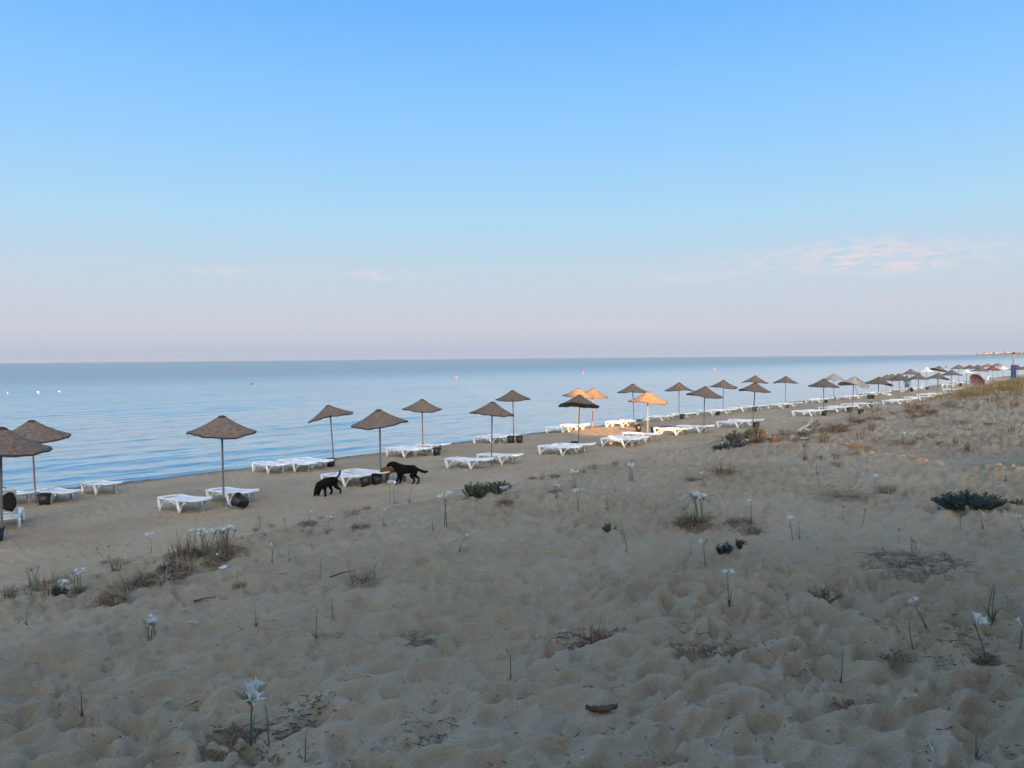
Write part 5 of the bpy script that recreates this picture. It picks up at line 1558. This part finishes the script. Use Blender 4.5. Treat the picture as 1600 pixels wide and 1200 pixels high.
# dark wrack at the edge of the swash
wr_t = np.array([-14 + 95 * rg.random() ** 1.5 for _ in range(3000)]); wr_s = 27.45 + 0.35 * vnoise(wr_t / 2.0, wr_t * 0, 131) + np.array([rg.gauss(0, 0.10) for _ in range(3000)])
keep = vnoise(wr_t / 1.1, wr_t * 0 + 3.0, 133) > -0.12
wx_ = wr_s * N[0] + wr_t * U[0]; wy_ = wr_s * N[1] + wr_t * U[1]; wz_ = ground(wx_, wy_)
for i in np.nonzero(keep)[0]:
    a = rg.uniform(0, 6.28)
    lb.blade((wx_[i], wy_[i], wz_[i] + 0.005), (math.cos(a), math.sin(a), 0.25), (-math.sin(a), math.cos(a), 0.4), rg.uniform(0.05, 0.16), rg.uniform(0.02, 0.05), (0.3, 0.3, -0.3), 3)
for i in range(len(D_)):
    if not done[i]: continue
    p = Vector((HX[i], HY[i], HZ[i] + 0.003)); a = rg.uniform(0, 6.28); d_ = Vector((math.cos(a), math.sin(a), rg.uniform(-0.1, 0.25)))
    r_ = rg.random()
    if gpts[i][2]:
        if r_ < 0.55: lb.blade(p, d_, (-math.sin(a), math.cos(a), rg.uniform(-.5, .5)), rg.uniform(0.02, 0.06), rg.uniform(0.005, 0.011), (rg.gauss(0, .5), rg.gauss(0, .5), rg.gauss(0, .4)), 3)
        else: tb.tube([p, p + d_ * rg.uniform(0.01, 0.045), p + d_ * rg.uniform(0.045, 0.06) + Vector((rg.gauss(0, 0.012), rg.gauss(0, 0.012), 0.0))], [rg.uniform(0.0015, 0.003), 0.002, 0.001], 4)
    else:
        if r_ < 0.62: tb.tube([p, p + d_ * rg.uniform(0.004, 0.014), p + d_ * rg.uniform(0.014, 0.035) + Vector((0, 0, 0.004))], [rg.uniform(0.0015, 0.0035), 0.002, 0.001], 4)
        elif r_ < 0.8: lb.blade(p, d_, (-math.sin(a), math.cos(a), 0.2), rg.uniform(0.015, 0.04), rg.uniform(0.005, 0.010), (rg.gauss(0, .5), rg.gauss(0, .5), 0.3), 3)
        else:
            w = rg.uniform(0.003, 0.0075); rings = [[tuple(p + Vector((math.cos(a + 1.05 * j_) * w * k_, math.sin(a + 1.05 * j_) * w * 0.7 * k_, z_ * w))) for j_ in range(6)] for k_, z_ in ((1, 0), (0.8, 0.5), (0.2, 0.75))]
            sb2.quadstrip(rings, True, False, True)
tag(link('leaf_litter', lb.mesh('leaf_litter', M['russet'])), 'scattered russet dead leaves along the dune line', None, None, 'stuff')
tag(link('twig_litter', tb.mesh('twig_litter', M['twig'])), 'scattered dark twigs over the sand', None, None, 'stuff')
tag(link('shell_bits', sb2.mesh('shell_bits', M['shell'])), 'tiny pale shell fragments over the sand', None, None, 'stuff')

# single sticks
for (x0, y0), (x1, y1), r_, m_, lab in (((303, 942), (337, 934), 0.007, M['twig'], 'straight brown stick on sand below the left weeds'), ((290, 975.5), (311, 974.5), 0.005, M['shell'], 'short pale straw on bare sand at left'),
                                        ((515, 903), (556, 893), 0.006, M['twig'], 'bent stick left of the dead grass ball'), ((434, 897), (450, 897), 0.006, M['driftwood'], 'small pale stick left of the two bud stem'),
                                        ((291, 1105), (310, 1098), 0.005, M['driftwood'], 'small pale twig on the lower left sand'), ((1120, 1160), (1131, 1136), 0.004, M['driftwood'], 'thin pale grass stalk on the lower right sand'), ((1450, 1162), (1462, 1184), 0.004, M['driftwood'], 'thin pale stalk near the bottom right corner')):
    a_ = at(x0, y0, 'dune'); b_ = at(x1, y1, 'dune'); mb = MB(); md = a_.lerp(b_, 0.5); md.z = max(md.z, gz(md.x, md.y)) + r_
    mb.tube([Vector((0, 0, r_)), md - a_ + Vector((0, 0, r_)), b_ - a_ + Vector((0, 0, r_))], [r_, r_ * 0.9, r_ * 0.6], 6)
    o = link('stick', mb.mesh('stick', m_), None, Matrix.Translation(a_)); tag(o, lab, 'stick')

# ------------------------------------------------------------------ morning haze over the bay
hz = MB(); hz.box((0, 0, 17), (26000, 26000, 46))
hmat = bpy.data.materials.new('haze'); hmat.use_nodes = True; nt = hmat.node_tree
for n_ in list(nt.nodes): nt.nodes.remove(n_)
ho = nt.nodes.new('ShaderNodeOutputMaterial'); pv = nt.nodes.new('ShaderNodeVolumePrincipled')
pv.inputs['Color'].default_value = (0.86, 0.90, 1.0, 1); pv.inputs['Density'].default_value = 0.000022; pv.inputs['Anisotropy'].default_value = 0.55
nt.links.new(pv.outputs[0], ho.inputs['Volume'])
tag(link('haze', hz.mesh('haze', hmat, False)), 'thin morning haze over the sea', None, None, 'stuff')
